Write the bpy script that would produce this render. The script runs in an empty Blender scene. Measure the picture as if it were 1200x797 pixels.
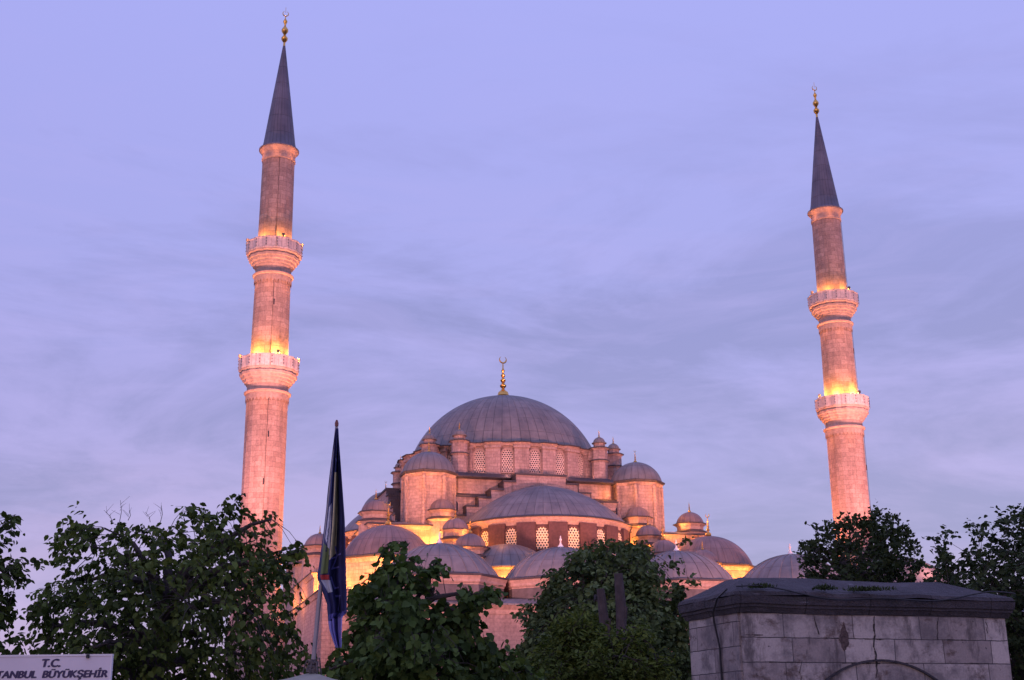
import bpy, math, random
import numpy as np
from mathutils import Vector, Matrix, noise
R = math.radians
SC = bpy.context.scene
COL = SC.collection
random.seed(7)

# ------------------------------------------------------------------ camera
F, PITCH, ROLL, EYE = 1500.0, 0.2968, 0.0100, 1.6
cam_d = bpy.data.cameras.new('camera')
cam = bpy.data.objects.new('camera', cam_d); COL.objects.link(cam)
cam_d.sensor_width = 36.0
cam_d.lens = 36.0 * F / 1200.0
cam_d.clip_start = 0.1; cam_d.clip_end = 20000
cam.matrix_world = (Matrix.Translation((0, 0, EYE)) @ Matrix.Rotation(math.pi / 2 + PITCH, 4, 'X')
                    @ Matrix.Rotation(-ROLL, 4, 'Z'))
SC.camera = cam

# ------------------------------------------------------------------ world, sun, exposure
SUN_EL, SUN_AZ = R(3.0), R(200)          # afterglow behind the camera
world = bpy.data.worlds.new('World'); SC.world = world; world.use_nodes = True


class NT:
    """tiny node-tree writer"""
    def __init__(s, tree):
        s.t = tree; s.n = tree.nodes; s.l = tree.links

    def add(s, typ, ins=None, **props):
        nd = s.n.new(typ)
        for k, v in props.items(): setattr(nd, k, v)
        for k, v in (ins or {}).items():
            sock = nd.inputs[k]
            if hasattr(v, 'links'): s.l.new(v, sock)
            else: sock.default_value = v
        return nd

    def ramp(s, fac, stops, interp='LINEAR'):
        nd = s.n.new('ShaderNodeValToRGB'); cr = nd.color_ramp; cr.interpolation = interp
        while len(cr.elements) < len(stops): cr.elements.new(0.5)
        for e, (p, c) in zip(cr.elements, stops):
            e.position = p; e.color = (*c, 1) if len(c) == 3 else c
        s.l.new(fac, nd.inputs['Fac']); return nd.outputs['Color']

    def mix(s, fac, a, b, mode='MIX'):
        nd = s.n.new('ShaderNodeMix'); nd.data_type = 'RGBA'; nd.blend_type = mode
        for sock, v in ((nd.inputs[0], fac), (nd.inputs[6], a), (nd.inputs[7], b)):
            if hasattr(v, 'links'): s.l.new(v, sock)
            elif isinstance(v, (int, float)): sock.default_value = v
            else: sock.default_value = (*v, 1) if len(v) == 3 else v
        return nd.outputs[2]

    def math(s, op, a, b=0.0, c=None):
        nd = s.n.new('ShaderNodeMath'); nd.operation = op
        for i, v in enumerate((a, b) if c is None else (a, b, c)):
            if hasattr(v, 'links'): s.l.new(v, nd.inputs[i])
            else: nd.inputs[i].default_value = v
        return nd.outputs[0]

    def noise(s, vec, scale, detail=4, rough=.55, dist=0.0):
        return s.add('ShaderNodeTexNoise', {'Vector': vec, 'Scale': scale, 'Detail': detail, 'Roughness': rough,
                                            'Distortion': dist}).outputs[0]

    def mapping(s, vec, scale=(1, 1, 1), loc=(0, 0, 0), rot=(0, 0, 0)):
        return s.add('ShaderNodeMapping', {'Vector': vec, 'Scale': scale, 'Location': loc, 'Rotation': rot}).outputs[0]


w = NT(world.node_tree); w.n.clear()
tc = w.add('ShaderNodeTexCoord').outputs['Generated']
sep = w.add('ShaderNodeSeparateXYZ', {0: tc})
el = sep.outputs[2]
base = w.ramp(w.math('MULTIPLY_ADD', el, 1.0, 0.1), [
    (0.00, (.08, .07, .13)), (0.10, (.27, .210, .43)), (0.20, (.290, .242, .52)),
    (0.32, (.283, .255, .58)), (0.46, (.296, .286, .65)), (0.64, (.316, .318, .725)), (1.0, (.345, .355, .80))])
# broken cloud veils, drawn out along the horizon and slightly slanted
n1 = w.noise(w.mapping(tc, (2.6, 2.6, 9.5), (1.7, 0, .35), (0, R(-12), 0)), 1.0, 8, .64, .5)
n2 = w.noise(w.mapping(tc, (5.5, 5.5, 30.0), (4.2, 0, 2.1), (0, R(-5), 0)), 1.0, 6, .62, .9)
n3 = w.noise(w.mapping(tc, (2.4, 2.4, 5.0), (7.3, 0, 5.2)), 1.0, 4, .5, .2)
low = w.ramp(el, [(0.0, (1, 1, 1)), (.30, (.95, .95, .95)), (.42, (.35, .35, .35)), (.55, (0, 0, 0))])
pink = w.math('MULTIPLY', w.ramp(n3, [(.42, (0, 0, 0)), (.62, (1, 1, 1))]), w.ramp(el, [(0, (1, 1, 1)), (.33, (0, 0, 0))]))
col = w.mix(w.math('MULTIPLY', pink, .85), base, (.39, .285, .555))
dark = w.math('MULTIPLY', w.ramp(n1, [(.47, (0, 0, 0)), (.62, (1, 1, 1))]), low)
col = w.mix(w.math('MULTIPLY', dark, .72), col, (.180, .172, .415))
lite = w.math('MULTIPLY', w.ramp(n2, [(.47, (0, 0, 0)), (.70, (1, 1, 1))]), low)
col = w.mix(w.math('MULTIPLY', lite, .38), col, (.385, .325, .69))
sky = w.add('ShaderNodeTexSky', sky_type='NISHITA', sun_disc=False)
sky.sun_elevation = SUN_EL; sky.sun_rotation = SUN_AZ
bg1 = w.add('ShaderNodeBackground', {'Color': col, 'Strength': 1.0})
bg2 = w.add('ShaderNodeBackground', {'Color': sky.outputs[0], 'Strength': 0.05})
addsh = w.add('ShaderNodeAddShader', {0: bg1.outputs[0], 1: bg2.outputs[0]})
w.add('ShaderNodeOutputWorld', {'Surface': addsh.outputs[0]})

sun_d = bpy.data.lights.new('sun', 'SUN'); sun_d.energy = 0.22; sun_d.angle = R(25); sun_d.color = (1, .66, .60)
sun = bpy.data.objects.new('sun', sun_d); COL.objects.link(sun)
sd = Vector((math.sin(SUN_AZ) * math.cos(SUN_EL), math.cos(SUN_AZ) * math.cos(SUN_EL), math.sin(SUN_EL)))
sun.rotation_euler = sd.to_track_quat('Z', 'Y').to_euler()

SC.view_settings.view_transform = 'Standard'; SC.view_settings.look = 'None'
SC.view_settings.exposure = 0.22; SC.view_settings.gamma = 1.0; SC.view_settings.use_curve_mapping = False
SC.cycles.max_bounces = 5; SC.cycles.diffuse_bounces = 2; SC.cycles.glossy_bounces = 2
SC.cycles.transmission_bounces = 2; SC.cycles.transparent_max_bounces = 4
SC.cycles.use_denoising = True; SC.cycles.sample_clamp_indirect = 3.0

# floodlight strengths (watts): the lamps that light the mosque
FLOOD = 1.0


# ------------------------------------------------------------------ pixel -> world point at depth Y (measuring aid)
def at(px, py, Y):
    x = (px - 600) / F; y = -(py - 398.5) / F
    cr, sr = math.cos(ROLL), math.sin(ROLL)
    xc = x * cr + y * sr; yc = -x * sr + y * cr
    cp, sp = math.cos(PITCH), math.sin(PITCH)
    v = Vector((xc, cp - yc * sp, sp + yc * cp))
    v *= Y / v.y
    return v + Vector((0, 0, EYE))


# ------------------------------------------------------------------ materials
def mat(name):
    m = bpy.data.materials.new(name); m.use_nodes = True
    t = NT(m.node_tree); t.n.clear()
    b = t.add('ShaderNodeBsdfPrincipled')
    t.add('ShaderNodeOutputMaterial', {'Surface': b.outputs[0]})
    return m, t, b


def simple(name, c, rough=.6, metal=0.0, var=.25, scale=3.0):
    m, t, b = mat(name)
    o = t.add('ShaderNodeTexCoord').outputs['Object']
    n = t.noise(o, scale, 5, .6)
    t.l.new(t.ramp(n, [(.3, tuple(x * (1 - var) for x in c)), (.7, tuple(min(1, x * (1 + var)) for x in c))]), b.inputs['Base Color'])
    b.inputs['Roughness'].default_value = rough; b.inputs['Metallic'].default_value = metal
    return m


def stone(name, c1, c2, cm, bw=1.1, bh=.42, stain=.5, scale=.35, dots=0.0, mort=.012):
    m, t, b = mat(name)
    uv = t.add('ShaderNodeTexCoord').outputs['UV']
    ob = t.add('ShaderNodeTexCoord').outputs['Object']
    br = t.add('ShaderNodeTexBrick', {'Vector': uv, 'Color1': (*c1, 1), 'Color2': (*c2, 1), 'Mortar': (*cm, 1), 'Scale': 1.0,
                                      'Mortar Size': mort, 'Mortar Smooth': .3, 'Bias': -.2, 'Brick Width': bw, 'Row Height': bh})
    n = t.noise(ob, scale, 6, .65)
    c = t.mix(t.math('MULTIPLY', t.ramp(n, [(.35, (0, 0, 0)), (.68, (1, 1, 1))]), .55), br.outputs[0], tuple(x * .62 for x in c1))
    st = t.noise(t.mapping(ob, (1.3, 1.3, .12)), 1.0, 5, .7)
    c = t.mix(t.math('MULTIPLY', t.ramp(st, [(.5, (0, 0, 0)), (.72, (1, 1, 1))]), stain), c, tuple(x * .33 for x in c1))
    bl = t.noise(ob, scale * 9, 4, .6)
    c = t.mix(.55, c, t.ramp(bl, [(.32, (.52, .52, .53)), (.66, (1.15, 1.12, 1.10))]), 'MULTIPLY')
    if dots:
        d = t.noise(ob, 7.0, 3, .7)
        c = t.mix(t.math('MULTIPLY', t.ramp(d, [(.62, (0, 0, 0)), (.70, (1, 1, 1))]), dots), c, (.03, .028, .03))
    t.l.new(c, b.inputs['Base Color'])
    b.inputs['Roughness'].default_value = .85
    bump = t.add('ShaderNodeBump', {'Strength': .35, 'Distance': .03, 'Height': t.math('ADD', t.math('MULTIPLY', br.outputs[1], -1.0), bl)})
    t.l.new(bump.outputs[0], b.inputs['Normal'])
    return m


def lead(name, c, bw=.8, bh=2.6):
    m, t, b = mat(name)
    uv = t.add('ShaderNodeTexCoord').outputs['UV']; ob = t.add('ShaderNodeTexCoord').outputs['Object']
    br = t.add('ShaderNodeTexBrick', {'Vector': uv, 'Color1': (*c, 1), 'Color2': (*[x * .86 for x in c], 1),
                                      'Mortar': (*[x * .46 for x in c], 1), 'Scale': 1.0, 'Mortar Size': .04, 'Mortar Smooth': .5,
                                      'Brick Width': bw, 'Row Height': bh}, offset=0.0)
    n = t.noise(ob, .5, 6, .6)
    k = t.mix(.75, br.outputs[0], t.ramp(n, [(.3, (.52, .52, .56)), (.7, (1.25, 1.18, 1.12))]), 'MULTIPLY')
    st = t.noise(t.mapping(uv, (2.2, .18, 1)), 1.0, 4, .65)
    k = t.mix(t.math('MULTIPLY', t.ramp(st, [(.52, (0, 0, 0)), (.72, (1, 1, 1))]), .40), k, tuple(x * 1.4 for x in c))
    t.l.new(k, b.inputs['Base Color'])
    b.inputs['Roughness'].default_value = .6; b.inputs['Metallic'].default_value = .1
    bump = t.add('ShaderNodeBump', {'Strength': .5, 'Distance': .05, 'Height': br.outputs[1]}); bump.invert = True
    t.l.new(bump.outputs[0], b.inputs['Normal'])
    return m


M = {}
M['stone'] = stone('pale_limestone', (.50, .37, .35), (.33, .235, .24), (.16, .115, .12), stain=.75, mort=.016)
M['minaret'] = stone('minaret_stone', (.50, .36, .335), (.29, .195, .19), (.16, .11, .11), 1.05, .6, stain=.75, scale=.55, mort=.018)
M['trim'] = stone('moulded_stone', (.50, .37, .345), (.43, .32, .30), (.33, .25, .24), 1.5, 2.0, stain=.30)
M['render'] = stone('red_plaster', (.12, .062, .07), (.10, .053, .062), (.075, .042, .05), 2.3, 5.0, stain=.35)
M['lead'] = lead('lead_sheet', (.205, .200, .215))
M['lead_pinklit'] = lead('pink_lit_lead_sheet', (.225, .175, .185), .75, 2.4)  # lead tinted pink: the floodlight is put into the colour
M['edge'] = lead('shaded_lead_edge', (.07, .064, .078), 1.3, 3.0)  # lead darkened: shade under the eaves is put into the colour
M['spire'] = lead('spire_lead', (.16, .15, .21), .55, 2.4)
M['parapet'] = stone('balcony_marble', (.72, .62, .62), (.66, .56, .56), (.24, .19, .19), .55, 3.0, stain=.25, mort=.02)
M['gold'] = simple('gilded_copper', (.75, .43, .12), .28, 1.0, .15, 2)
M['whitecap'] = simple('white_marble', (.72, .70, .72), .5, 0, .1, 2)
M['lattice'] = simple('pierced_plaster', (.62, .50, .46), .8, 0, .18, 1.2)
M['lattice_lit'] = simple('lit_plaster', (.80, .66, .50), .8, 0, .1, 1.2)  # plaster lightened so the semi-dome lattices look lit
M['void'] = simple('dark_glass', (.028, .022, .035), .25, 0, .2, 1)
M['dull'] = simple('dark_panel', (.10, .09, .105), .5, 0, .3, 1.5)
M['conductor'] = simple('conductor_strap', (.09, .06, .06), .6, 0, .2, 4)
M['cable'] = simple('black_cable', (.02, .02, .022), .6, 0, .2, 4)
M['housing'] = simple('lamp_housing', (.07, .065, .07), .5, .3, .2, 4)
M['bark'] = simple('bark', (.045, .036, .034), .9, 0, .5, 9)
M['deadwood'] = simple('weathered_wood', (.06, .046, .046), .9, 0, .4, 6)

m, t, b = mat('lamp_lens'); b.inputs['Base Color'].default_value = (.8, .6, .3, 1)
b.inputs['Emission Color'].default_value = (1, .62, .22, 1); b.inputs['Emission Strength'].default_value = 3.0; M['lens'] = m


def leafmat(name, c1, c2):
    m, t, b = mat(name)
    a = t.add('ShaderNodeAttribute', attribute_name='tone').outputs['Fac']
    ob = t.add('ShaderNodeTexCoord').outputs['Object']
    n = t.noise(ob, 1.6, 3, .5)
    f = t.math('ADD', t.math('MULTIPLY', a, .7), t.math('MULTIPLY', n, .45))
    c = t.ramp(f, [(.2, c1), (.85, c2)])
    t.l.new(c, b.inputs['Base Color']); b.inputs['Roughness'].default_value = .7
    b.inputs['Specular IOR Level'].default_value = .15
    tr = t.add('ShaderNodeBsdfTranslucent', {'Color': t.mix(1.0, c, (.8, 1.0, .5), 'MULTIPLY')})
    mx = t.add('ShaderNodeMixShader', {0: .22, 1: b.outputs[0], 2: tr.outputs[0]})
    out = [x for x in t.n if x.type == 'OUTPUT_MATERIAL'][0]
    t.l.new(mx.outputs[0], out.inputs['Surface'])
    return m


M['leaf'] = leafmat('linden_leaf', (.012, .022, .005), (.115, .165, .036))
M['leaf_fig'] = leafmat('broad_leaf', (.012, .026, .006), (.105, .170, .040))
M['leaf_chestnut'] = leafmat('chestnut_leaf', (.012, .025, .008), (.15, .205, .075))
M['leaf_light'] = leafmat('fresh_leaf', (.026, .048, .008), (.145, .195, .040))
M['leaf_far'] = leafmat('small_leaf', (.010, .018, .007), (.060, .088, .034))


# ------------------------------------------------------------------ mesh builder
class MB:
    def __init__(s): s.v = []; s.f = []; s.uv = []; s.sm = []; s.mi = []

    def face(s, pts, uvs=None, smooth=False, mi=0):
        i = len(s.v); s.v += [tuple(p) for p in pts]
        s.f.append(tuple(range(i, i + len(pts)))); s.uv.append(uvs or [(p[0], p[2]) for p in pts]); s.sm.append(smooth); s.mi.append(mi)

    def prism(s, poly, z0, z1, top=True, bottom=True, mi=0, slope=None):
        """poly: counter-clockwise (x,y); slope: same-length polygon for the top"""
        tp = slope or poly; n = len(poly); d = 0
        for i in range(n):
            a, b_ = poly[i], poly[(i + 1) % n]; c, e = tp[(i + 1) % n], tp[i]
            L = math.hypot(b_[0] - a[0], b_[1] - a[1])
            h = z1 - z0
            s.face([(*a, z0), (*b_, z0), (*c, z1), (*e, z1)], [(d, z0), (d + L, z0), (d + L, z1), (d, z1)], False, mi); d += L
        if top: s.face([(*p, z1) for p in tp], [(p[0], p[1]) for p in tp], False, mi)
        if bottom: s.face([(*p, z0) for p in reversed(poly)], [(p[0], p[1]) for p in reversed(poly)], False, mi)

    def box(s, x0, x1, y0, y1, z0, z1, mi=0):
        s.prism([(x0, y0), (x1, y0), (x1, y1), (x0, y1)], z0, z1, mi=mi)

    def lathe(s, prof, n=32, c=(0, 0), a0=0.0, a1=2 * math.pi, smooth=True, dome=0, mod=None, mi=0, rot=0.0, capends=False):
        """prof: (r,z) from bottom to top, outside on the right. dome=k: k seams round the circle"""
        full = abs(a1 - a0 - 2 * math.pi) < 1e-6
        ring = []
        ln = [0.0]
        for (r0, z0), (r1, z1) in zip(prof, prof[1:]): ln.append(ln[-1] + math.hypot(r1 - r0, z1 - z0))
        rm = max(p[0] for p in prof)
        def pt(r, z, j):
            a = a0 + (a1 - a0) * j / n + rot
            if mod: r = r * mod(j)
            return (c[0] + r * math.sin(a), c[1] - r * math.cos(a), z)
        for i in range(len(prof) - 1):
            (r0, z0), (r1, z1) = prof[i], prof[i + 1]
            for j in range(n):
                k = j + 1
                if dome:
                    u0 = dome * .8 * j / n; u1 = dome * .8 * k / n
                    uv = [(u0, ln[i]), (u1, ln[i]), (u1, ln[i + 1]), (u0, ln[i + 1])]
                else:
                    A = (a1 - a0) * rm / n
                    vz0, vz1 = (z0, z1) if abs(z1 - z0) > .3 * abs(r1 - r0) else (r0, r1)
                    uv = [(A * j, vz0), (A * k, vz0), (A * k, vz1), (A * j, vz1)]
                p = [pt(r0, z0, j), pt(r0, z0, k), pt(r1, z1, k), pt(r1, z1, j)]
                if r0 < 1e-6: p = p[1:]; uv = uv[1:]; p = [pt(r0, z0, j)] + p[1:]; uv = [uv[0]] + uv[1:]
                elif r1 < 1e-6: p = p[:3]; uv = uv[:3]
                s.face(p, uv, smooth, mi)
        return s

    def tube(s, pts, rad, n=6, mi=0):
        pts = [Vector(p) for p in pts]
        if not hasattr(rad, '__len__'): rad = [rad] * len(pts)
        rings = []
        for i, p in enumerate(pts):
            d = (pts[min(i + 1, len(pts) - 1)] - pts[max(i - 1, 0)])
            if d.length < 1e-9: d = Vector((0, 0, 1))
            d.normalize()
            a = d.orthogonal().normalized() if i == 0 else (rings_a - d * rings_a.dot(d)).normalized()
            rings_a = a; bb = d.cross(a)
            rings.append([p + (a * math.cos(2 * math.pi * k / n) + bb * math.sin(2 * math.pi * k / n)) * rad[i] for k in range(n)])
        for i in range(len(pts) - 1):
            for k in range(n):
                k2 = (k + 1) % n
                s.face([rings[i][k], rings[i][k2], rings[i + 1][k2], rings[i + 1][k]],
                       [(k / n, i), ((k + 1) / n, i), ((k + 1) / n, i + 1), (k / n, i + 1)], True, mi)
        s.face(list(reversed(rings[0])), None, False, mi); s.face(rings[-1], None, False, mi)

    def build(s, name, mats, parent=None, loc=(0, 0, 0), weld=True):
        me = bpy.data.meshes.new(name)
        me.from_pydata(s.v, [], s.f)
        uvl = me.uv_layers.new(name='UVMap')
        flat = np.array([c for f in s.uv for c in f], dtype=np.float32).ravel()
        uvl.data.foreach_set('uv', flat)
        me.polygons.foreach_set('use_smooth', s.sm)
        me.polygons.foreach_set('material_index', s.mi)
        for m_ in (mats if isinstance(mats, (list, tuple)) else [mats]): me.materials.append(m_)
        if weld:
            import bmesh
            bm = bmesh.new(); bm.from_mesh(me)
            bmesh.ops.remove_doubles(bm, verts=bm.verts, dist=1e-4)
            for e in bm.edges:
                if len(e.link_faces) == 2 and e.calc_face_angle(0) > R(32): e.smooth = False
            bm.to_mesh(me); bm.free()
        me.update()
        o = bpy.data.objects.new(name, me); COL.objects.link(o)
        o.location = loc
        if parent: o.parent = parent
        return o


def tag(o, label=None, cat=None, group=None, kind=None):
    if label: o['label'] = label
    if cat: o['category'] = cat
    if group: o['group'] = group
    if kind: o['kind'] = kind
    return o


def empty(name, loc=(0, 0, 0), rz=0.0, parent=None):
    o = bpy.data.objects.new(name, None); COL.objects.link(o)
    o.location = loc; o.rotation_euler = (0, 0, rz); o.empty_display_size = .5
    if parent: o.parent = parent
    return o


def copy_tree(o, parent=None):
    c = o.copy(); COL.objects.link(c)
    if parent: c.parent = parent
    for ch in o.children: copy_tree(ch, c)
    return c


def lamp(name, loc, watts, color=(1, .50, .14), parent=None, radius=.12, spot=None, aim=None, blend=.8):
    d = bpy.data.lights.new(name, 'SPOT' if spot else 'POINT'); d.energy = watts * FLOOD; d.color = color
    d.shadow_soft_size = radius
    o = bpy.data.objects.new(name, d); COL.objects.link(o)
    o.location = loc
    if spot:
        d.spot_size = R(spot); d.spot_blend = blend
        v = Vector(aim) - Vector(loc); o.rotation_euler = v.to_track_quat('-Z', 'Y').to_euler()
    if parent: o.parent = parent
    return o


def cap_profile(r, h, n=10, z=0.0):
    """spherical cap, rim radius r, height h"""
    rs = (r * r + h * h) / (2 * h); zc = h - rs; a0 = math.asin(min(1, r / rs))
    if h > r: a0 = math.pi - a0
    return [(rs * math.sin(a0 * (1 - i / n)) if i < n else 0.0, z + zc + rs * math.cos(a0 * (1 - i / n))) for i in range(n + 1)]


def finial(name, x, y, z, h, parent, white=False, crescent=True):
    k = h
    prof = [(.055, 0), (.10, .015), (.125, .07), (.105, .14), (.045, .19), (.03, .23), (.06, .255), (.072, .285), (.05, .315), (.026, .345),
            (.05, .38), (.06, .405), (.042, .43), (.022, .46), (.04, .49), (.048, .515), (.034, .54), (.018, .57), (.030, .595), (.036, .62),
            (.024, .645), (.013, .68), (.013, .76), (0, .80)]
    if white: prof = [(.20, 0), (.24, .04), (.25, .12), (.20, .22), (.10, .34), (.055, .46), (.05, .58), (.09, .64), (.10, .70), (.07, .77), (.035, .83), (.05, .88), (.03, .95), (0, 1.0)]
    mb = MB(); mb.lathe([(r * k, z + q * k) for r, q in prof], 14, (x, y))
    if crescent and not white:
        pts = []
        for i in range(15):
            a = R(-60 + 0) + R(-150) + R(300) * i / 14 - R(60 - 0) + R(60)
            a = R(-90) + R(-148) + R(296) * i / 14 + R(0)
            a = -math.pi / 2 + R(-148 + 296 * i / 14)
            pts.append((x + .075 * k * math.cos(a), y, z + (.865 + .075 * math.sin(a)) * k))
        mb.tube(pts, [max(.003, .019 * math.sin(math.pi * (i + .6) / 15.2)) * k for i in range(15)], 6)
    return mb.build(name, M['whitecap'] if white else M['gold'], parent)


def ngon(n, r, c=(0, 0), rot=0.0):
    return [(c[0] + r * math.sin(rot + 2 * math.pi * i / n), c[1] - r * math.cos(rot + 2 * math.pi * i / n)) for i in range(n)]


# ------------------------------------------------------------------ ground
g = MB()
NG = 40
g.face([(-6000, -6000, 0), (6000, -6000, 0), (6000, 6000, 0), (-6000, 6000, 0)], [(-6000, -6000), (6000, -6000), (6000, 6000), (-6000, 6000)])
m, t, b = mat('ground_earth')
ob = t.add('ShaderNodeTexCoord').outputs['Object']
nn = t.noise(ob, .4, 7, .65)
t.l.new(t.ramp(nn, [(.3, (.05, .05, .045)), (.55, (.09, .085, .08)), (.75, (.05, .065, .035))]), b.inputs['Base Color'])
b.inputs['Roughness'].default_value = .9
tag(g.build('ground', m), kind='structure')
g = MB(); g.prism([(-60, -8), (60, -8), (60, 14.5), (-60, 14.5)], .004, .01)
tag(g.build('pavement', stone('paving', (.20, .19, .19), (.16, .155, .155), (.07, .07, .07), .6, .4)), kind='structure')

# ------------------------------------------------------------------ the mosque
DX, DY, YAW = -1.411, 186.64, 0.286
mosque = empty('mosque', (DX, DY, 0), YAW)
tag(mosque, 'pink stone mosque with grey lead domes and one large central dome, floodlit', 'mosque')


def mo(name, mb, m_, parent=None, **k): return mb.build(name, m_, parent or mosque, **k)


# main dome + finial
mb = MB(); prof = []
RS = 14.65; ZT = 49.55
for i in range(25):
    a = R(71) * (1 - i / 24)
    prof.append((RS * math.sin(a), ZT - RS + RS * math.cos(a)))
prof[-1] = (0.0, ZT)
prof = [(13.95, 39.45), (14.1, 39.5)] + prof
mb.lathe(prof, 96, dome=64)
dome = mo('main_dome', mb, M['lead'])
finial('finial', 0, 0, ZT - .1, 7.1, dome)

# drum with 24 piers and 24 windows
RD = 14.45
mb = MB()
mb.lathe([(RD, 34.2), (RD, 38.95), (RD + .35, 39.1)], 96)
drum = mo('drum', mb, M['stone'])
mb = MB()
for k in range(24):
    a = R(15 * k + 7.5 + 1)
    for (hw, r0, r1, z0, z1) in ((1.02, RD - .3, RD + .72, 34.4, 38.7), (1.15, RD - .3, RD + .9, 38.7, 39.05)):
        ca, sa = math.cos(a), math.sin(a)
        P = lambda x, r: (x * ca + r * sa, x * sa - r * ca)
        mb.prism([P(-hw, r1), P(hw, r1), P(hw, r0), P(-hw, r0)], z0, z1)
mo('pier', mb, M['stone'], drum)


def eave_ring(nseg, r, z, amp, sub=8):
    """scalloped cornice that steps out over each pier"""
    def mod(j):
        ph = (j % sub) / sub
        return 1 + (amp if (ph < .32 or ph > .68) else 0)
    return mod


mb = MB()
mb.lathe([(RD + .05, 38.95), (RD + .35, 39.12), (RD + .38, 39.24), (RD + .62, 39.42)], 192, smooth=False, mod=eave_ring(24, 0, 0, .03), rot=R(8.5))
mo('cornice', mb, M['trim'], drum)
mb = MB()
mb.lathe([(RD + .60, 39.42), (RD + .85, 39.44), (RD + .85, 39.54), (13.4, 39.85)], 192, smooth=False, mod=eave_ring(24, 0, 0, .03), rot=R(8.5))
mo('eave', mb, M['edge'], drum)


# one pierced arched window
def arch_outline(wd, h, n=10):
    r = wd / 2; pts = [(-r, 0), (r, 0)]
    for i in range(n + 1):
        a = math.pi * i / n
        pts.append((r * math.cos(a), h - r + r * math.sin(a) * 1.15))
    return pts


def make_window(name, wd, h, cell, parent, mf='trim', ml='lattice'):
    mb = MB()
    out = arch_outline(wd + .44, h + .26); inn = arch_outline(wd, h)
    n = len(out)
    for i in range(n):
        a, b_, c, d = out[i], out[(i + 1) % n], inn[(i + 1) % n], inn[i]
        za = -.2 if i == 0 else 0
        P = lambda p, y, lo=0: (p[0], y, p[1] + (lo if p[1] < .01 else 0))
        mb.face([P(a, -.14, -.2), P(b_, -.14, -.2), P(c, -.14), P(d, -.14)])
        mb.face([P(a, .1, -.2), P(b_, .1, -.2), P(b_, -.14, -.2), P(a, -.14, -.2)])
        mb.face([P(d, -.14), P(c, -.14), P(c, .1), P(d, .1)])
    wnd = mb.build(name, M[mf], parent)
    mb = MB(); mb.face([(x, .02, z) for x, z in inn]); mb.build('pane', M['void'], wnd)
    mb = MB(); s_ = cell; r = h - 0.0
    row = 0; z = s_ * .3
    while z < h + .1:
        off = (s_ / 2 if row % 2 else 0); x = -math.floor(wd / s_) * s_ / 2 - s_ + off
        while x < wd / 2 + s_:
            rr = wd / 2 + s_ * .25
            ok = abs(x) < rr and (z < h - wd / 2 or math.hypot(x, (z - (h - wd / 2)) / 1.15) < rr)
            if ok:
                for k in range(6):
                    a0_, a1_ = R(60 * k + 30), R(60 * k + 90)
                    ro, ri = s_ / math.sqrt(3), s_ * .36
                    q = [(ro, a0_), (ro, a1_), (ri, a1_), (ri, a0_)]
                    def cl(px, pz):      # keep the lattice inside the arch
                        px = max(-wd / 2, min(wd / 2, px)); pz = max(0, pz)
                        zz = h - wd / 2
                        if pz > zz:
                            L = math.hypot(px, (pz - zz) / 1.15)
                            if L > wd / 2: px *= wd / 2 / L; pz = zz + (pz - zz) * wd / 2 / L
                        return px, pz
                    pp = [cl(x + ra * math.cos(aa), z + ra * math.sin(aa)) for ra, aa in q]
                    mb.face([(p[0], -.06, p[1]) for p in reversed(pp)])
                    mb.face([(pp[3][0], -.06, pp[3][1]), (pp[2][0], -.06, pp[2][1]), (pp[2][0], .01, pp[2][1]), (pp[3][0], .01, pp[3][1])])
            x += s_
        z += s_ * math.sqrt(3) / 2; row += 1
    mb.build('lattice', M[ml], wnd)
    return wnd


proto = make_window('window', 1.55, 2.95, .33, mosque)
first = True
for k in range(-7, 8):
    o = proto if first else copy_tree(proto, mosque); first = False
    a = R(15 * k + 1); o.location = (RD * math.sin(a) * 1.004, -RD * math.cos(a) * 1.004, 35.45); o.rotation_euler = (0, 0, a)

# stepped base under the drum
def oct_poly(hw, ch): return [(-hw + ch, -hw), (hw - ch, -hw), (hw, -hw + ch), (hw, hw - ch), (hw - ch, hw), (-hw + ch, hw), (-hw, hw - ch), (-hw, -hw + ch)]


mb = MB(); mb.prism(oct_poly(15.6, 4.8), 24, 33.95); mo('base_block', mb, M['stone'])
blk = [o for o in mosque.children if o.name.startswith('base_block')][0]
mb = MB()
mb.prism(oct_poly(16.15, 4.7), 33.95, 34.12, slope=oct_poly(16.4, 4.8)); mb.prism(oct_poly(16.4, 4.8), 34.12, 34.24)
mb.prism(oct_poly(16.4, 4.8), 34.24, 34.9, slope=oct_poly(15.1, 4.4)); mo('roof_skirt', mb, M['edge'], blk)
mb = MB(); mb.prism(oct_poly(16.6, 2.5), 22, 31.3); mo('lower_block', mb, M['stone'])
lb = [o for o in mosque.children if o.name.startswith('lower_block')][0]
mb = MB(); mb.prism(oct_poly(16.85, 2.5), 31.3, 31.48); mb.prism(oct_poly(16.85, 2.5), 31.48, 31.9, slope=oct_poly(15.95, 2.3)); mo('roof_skirt', mb, M['edge'], lb)

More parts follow.
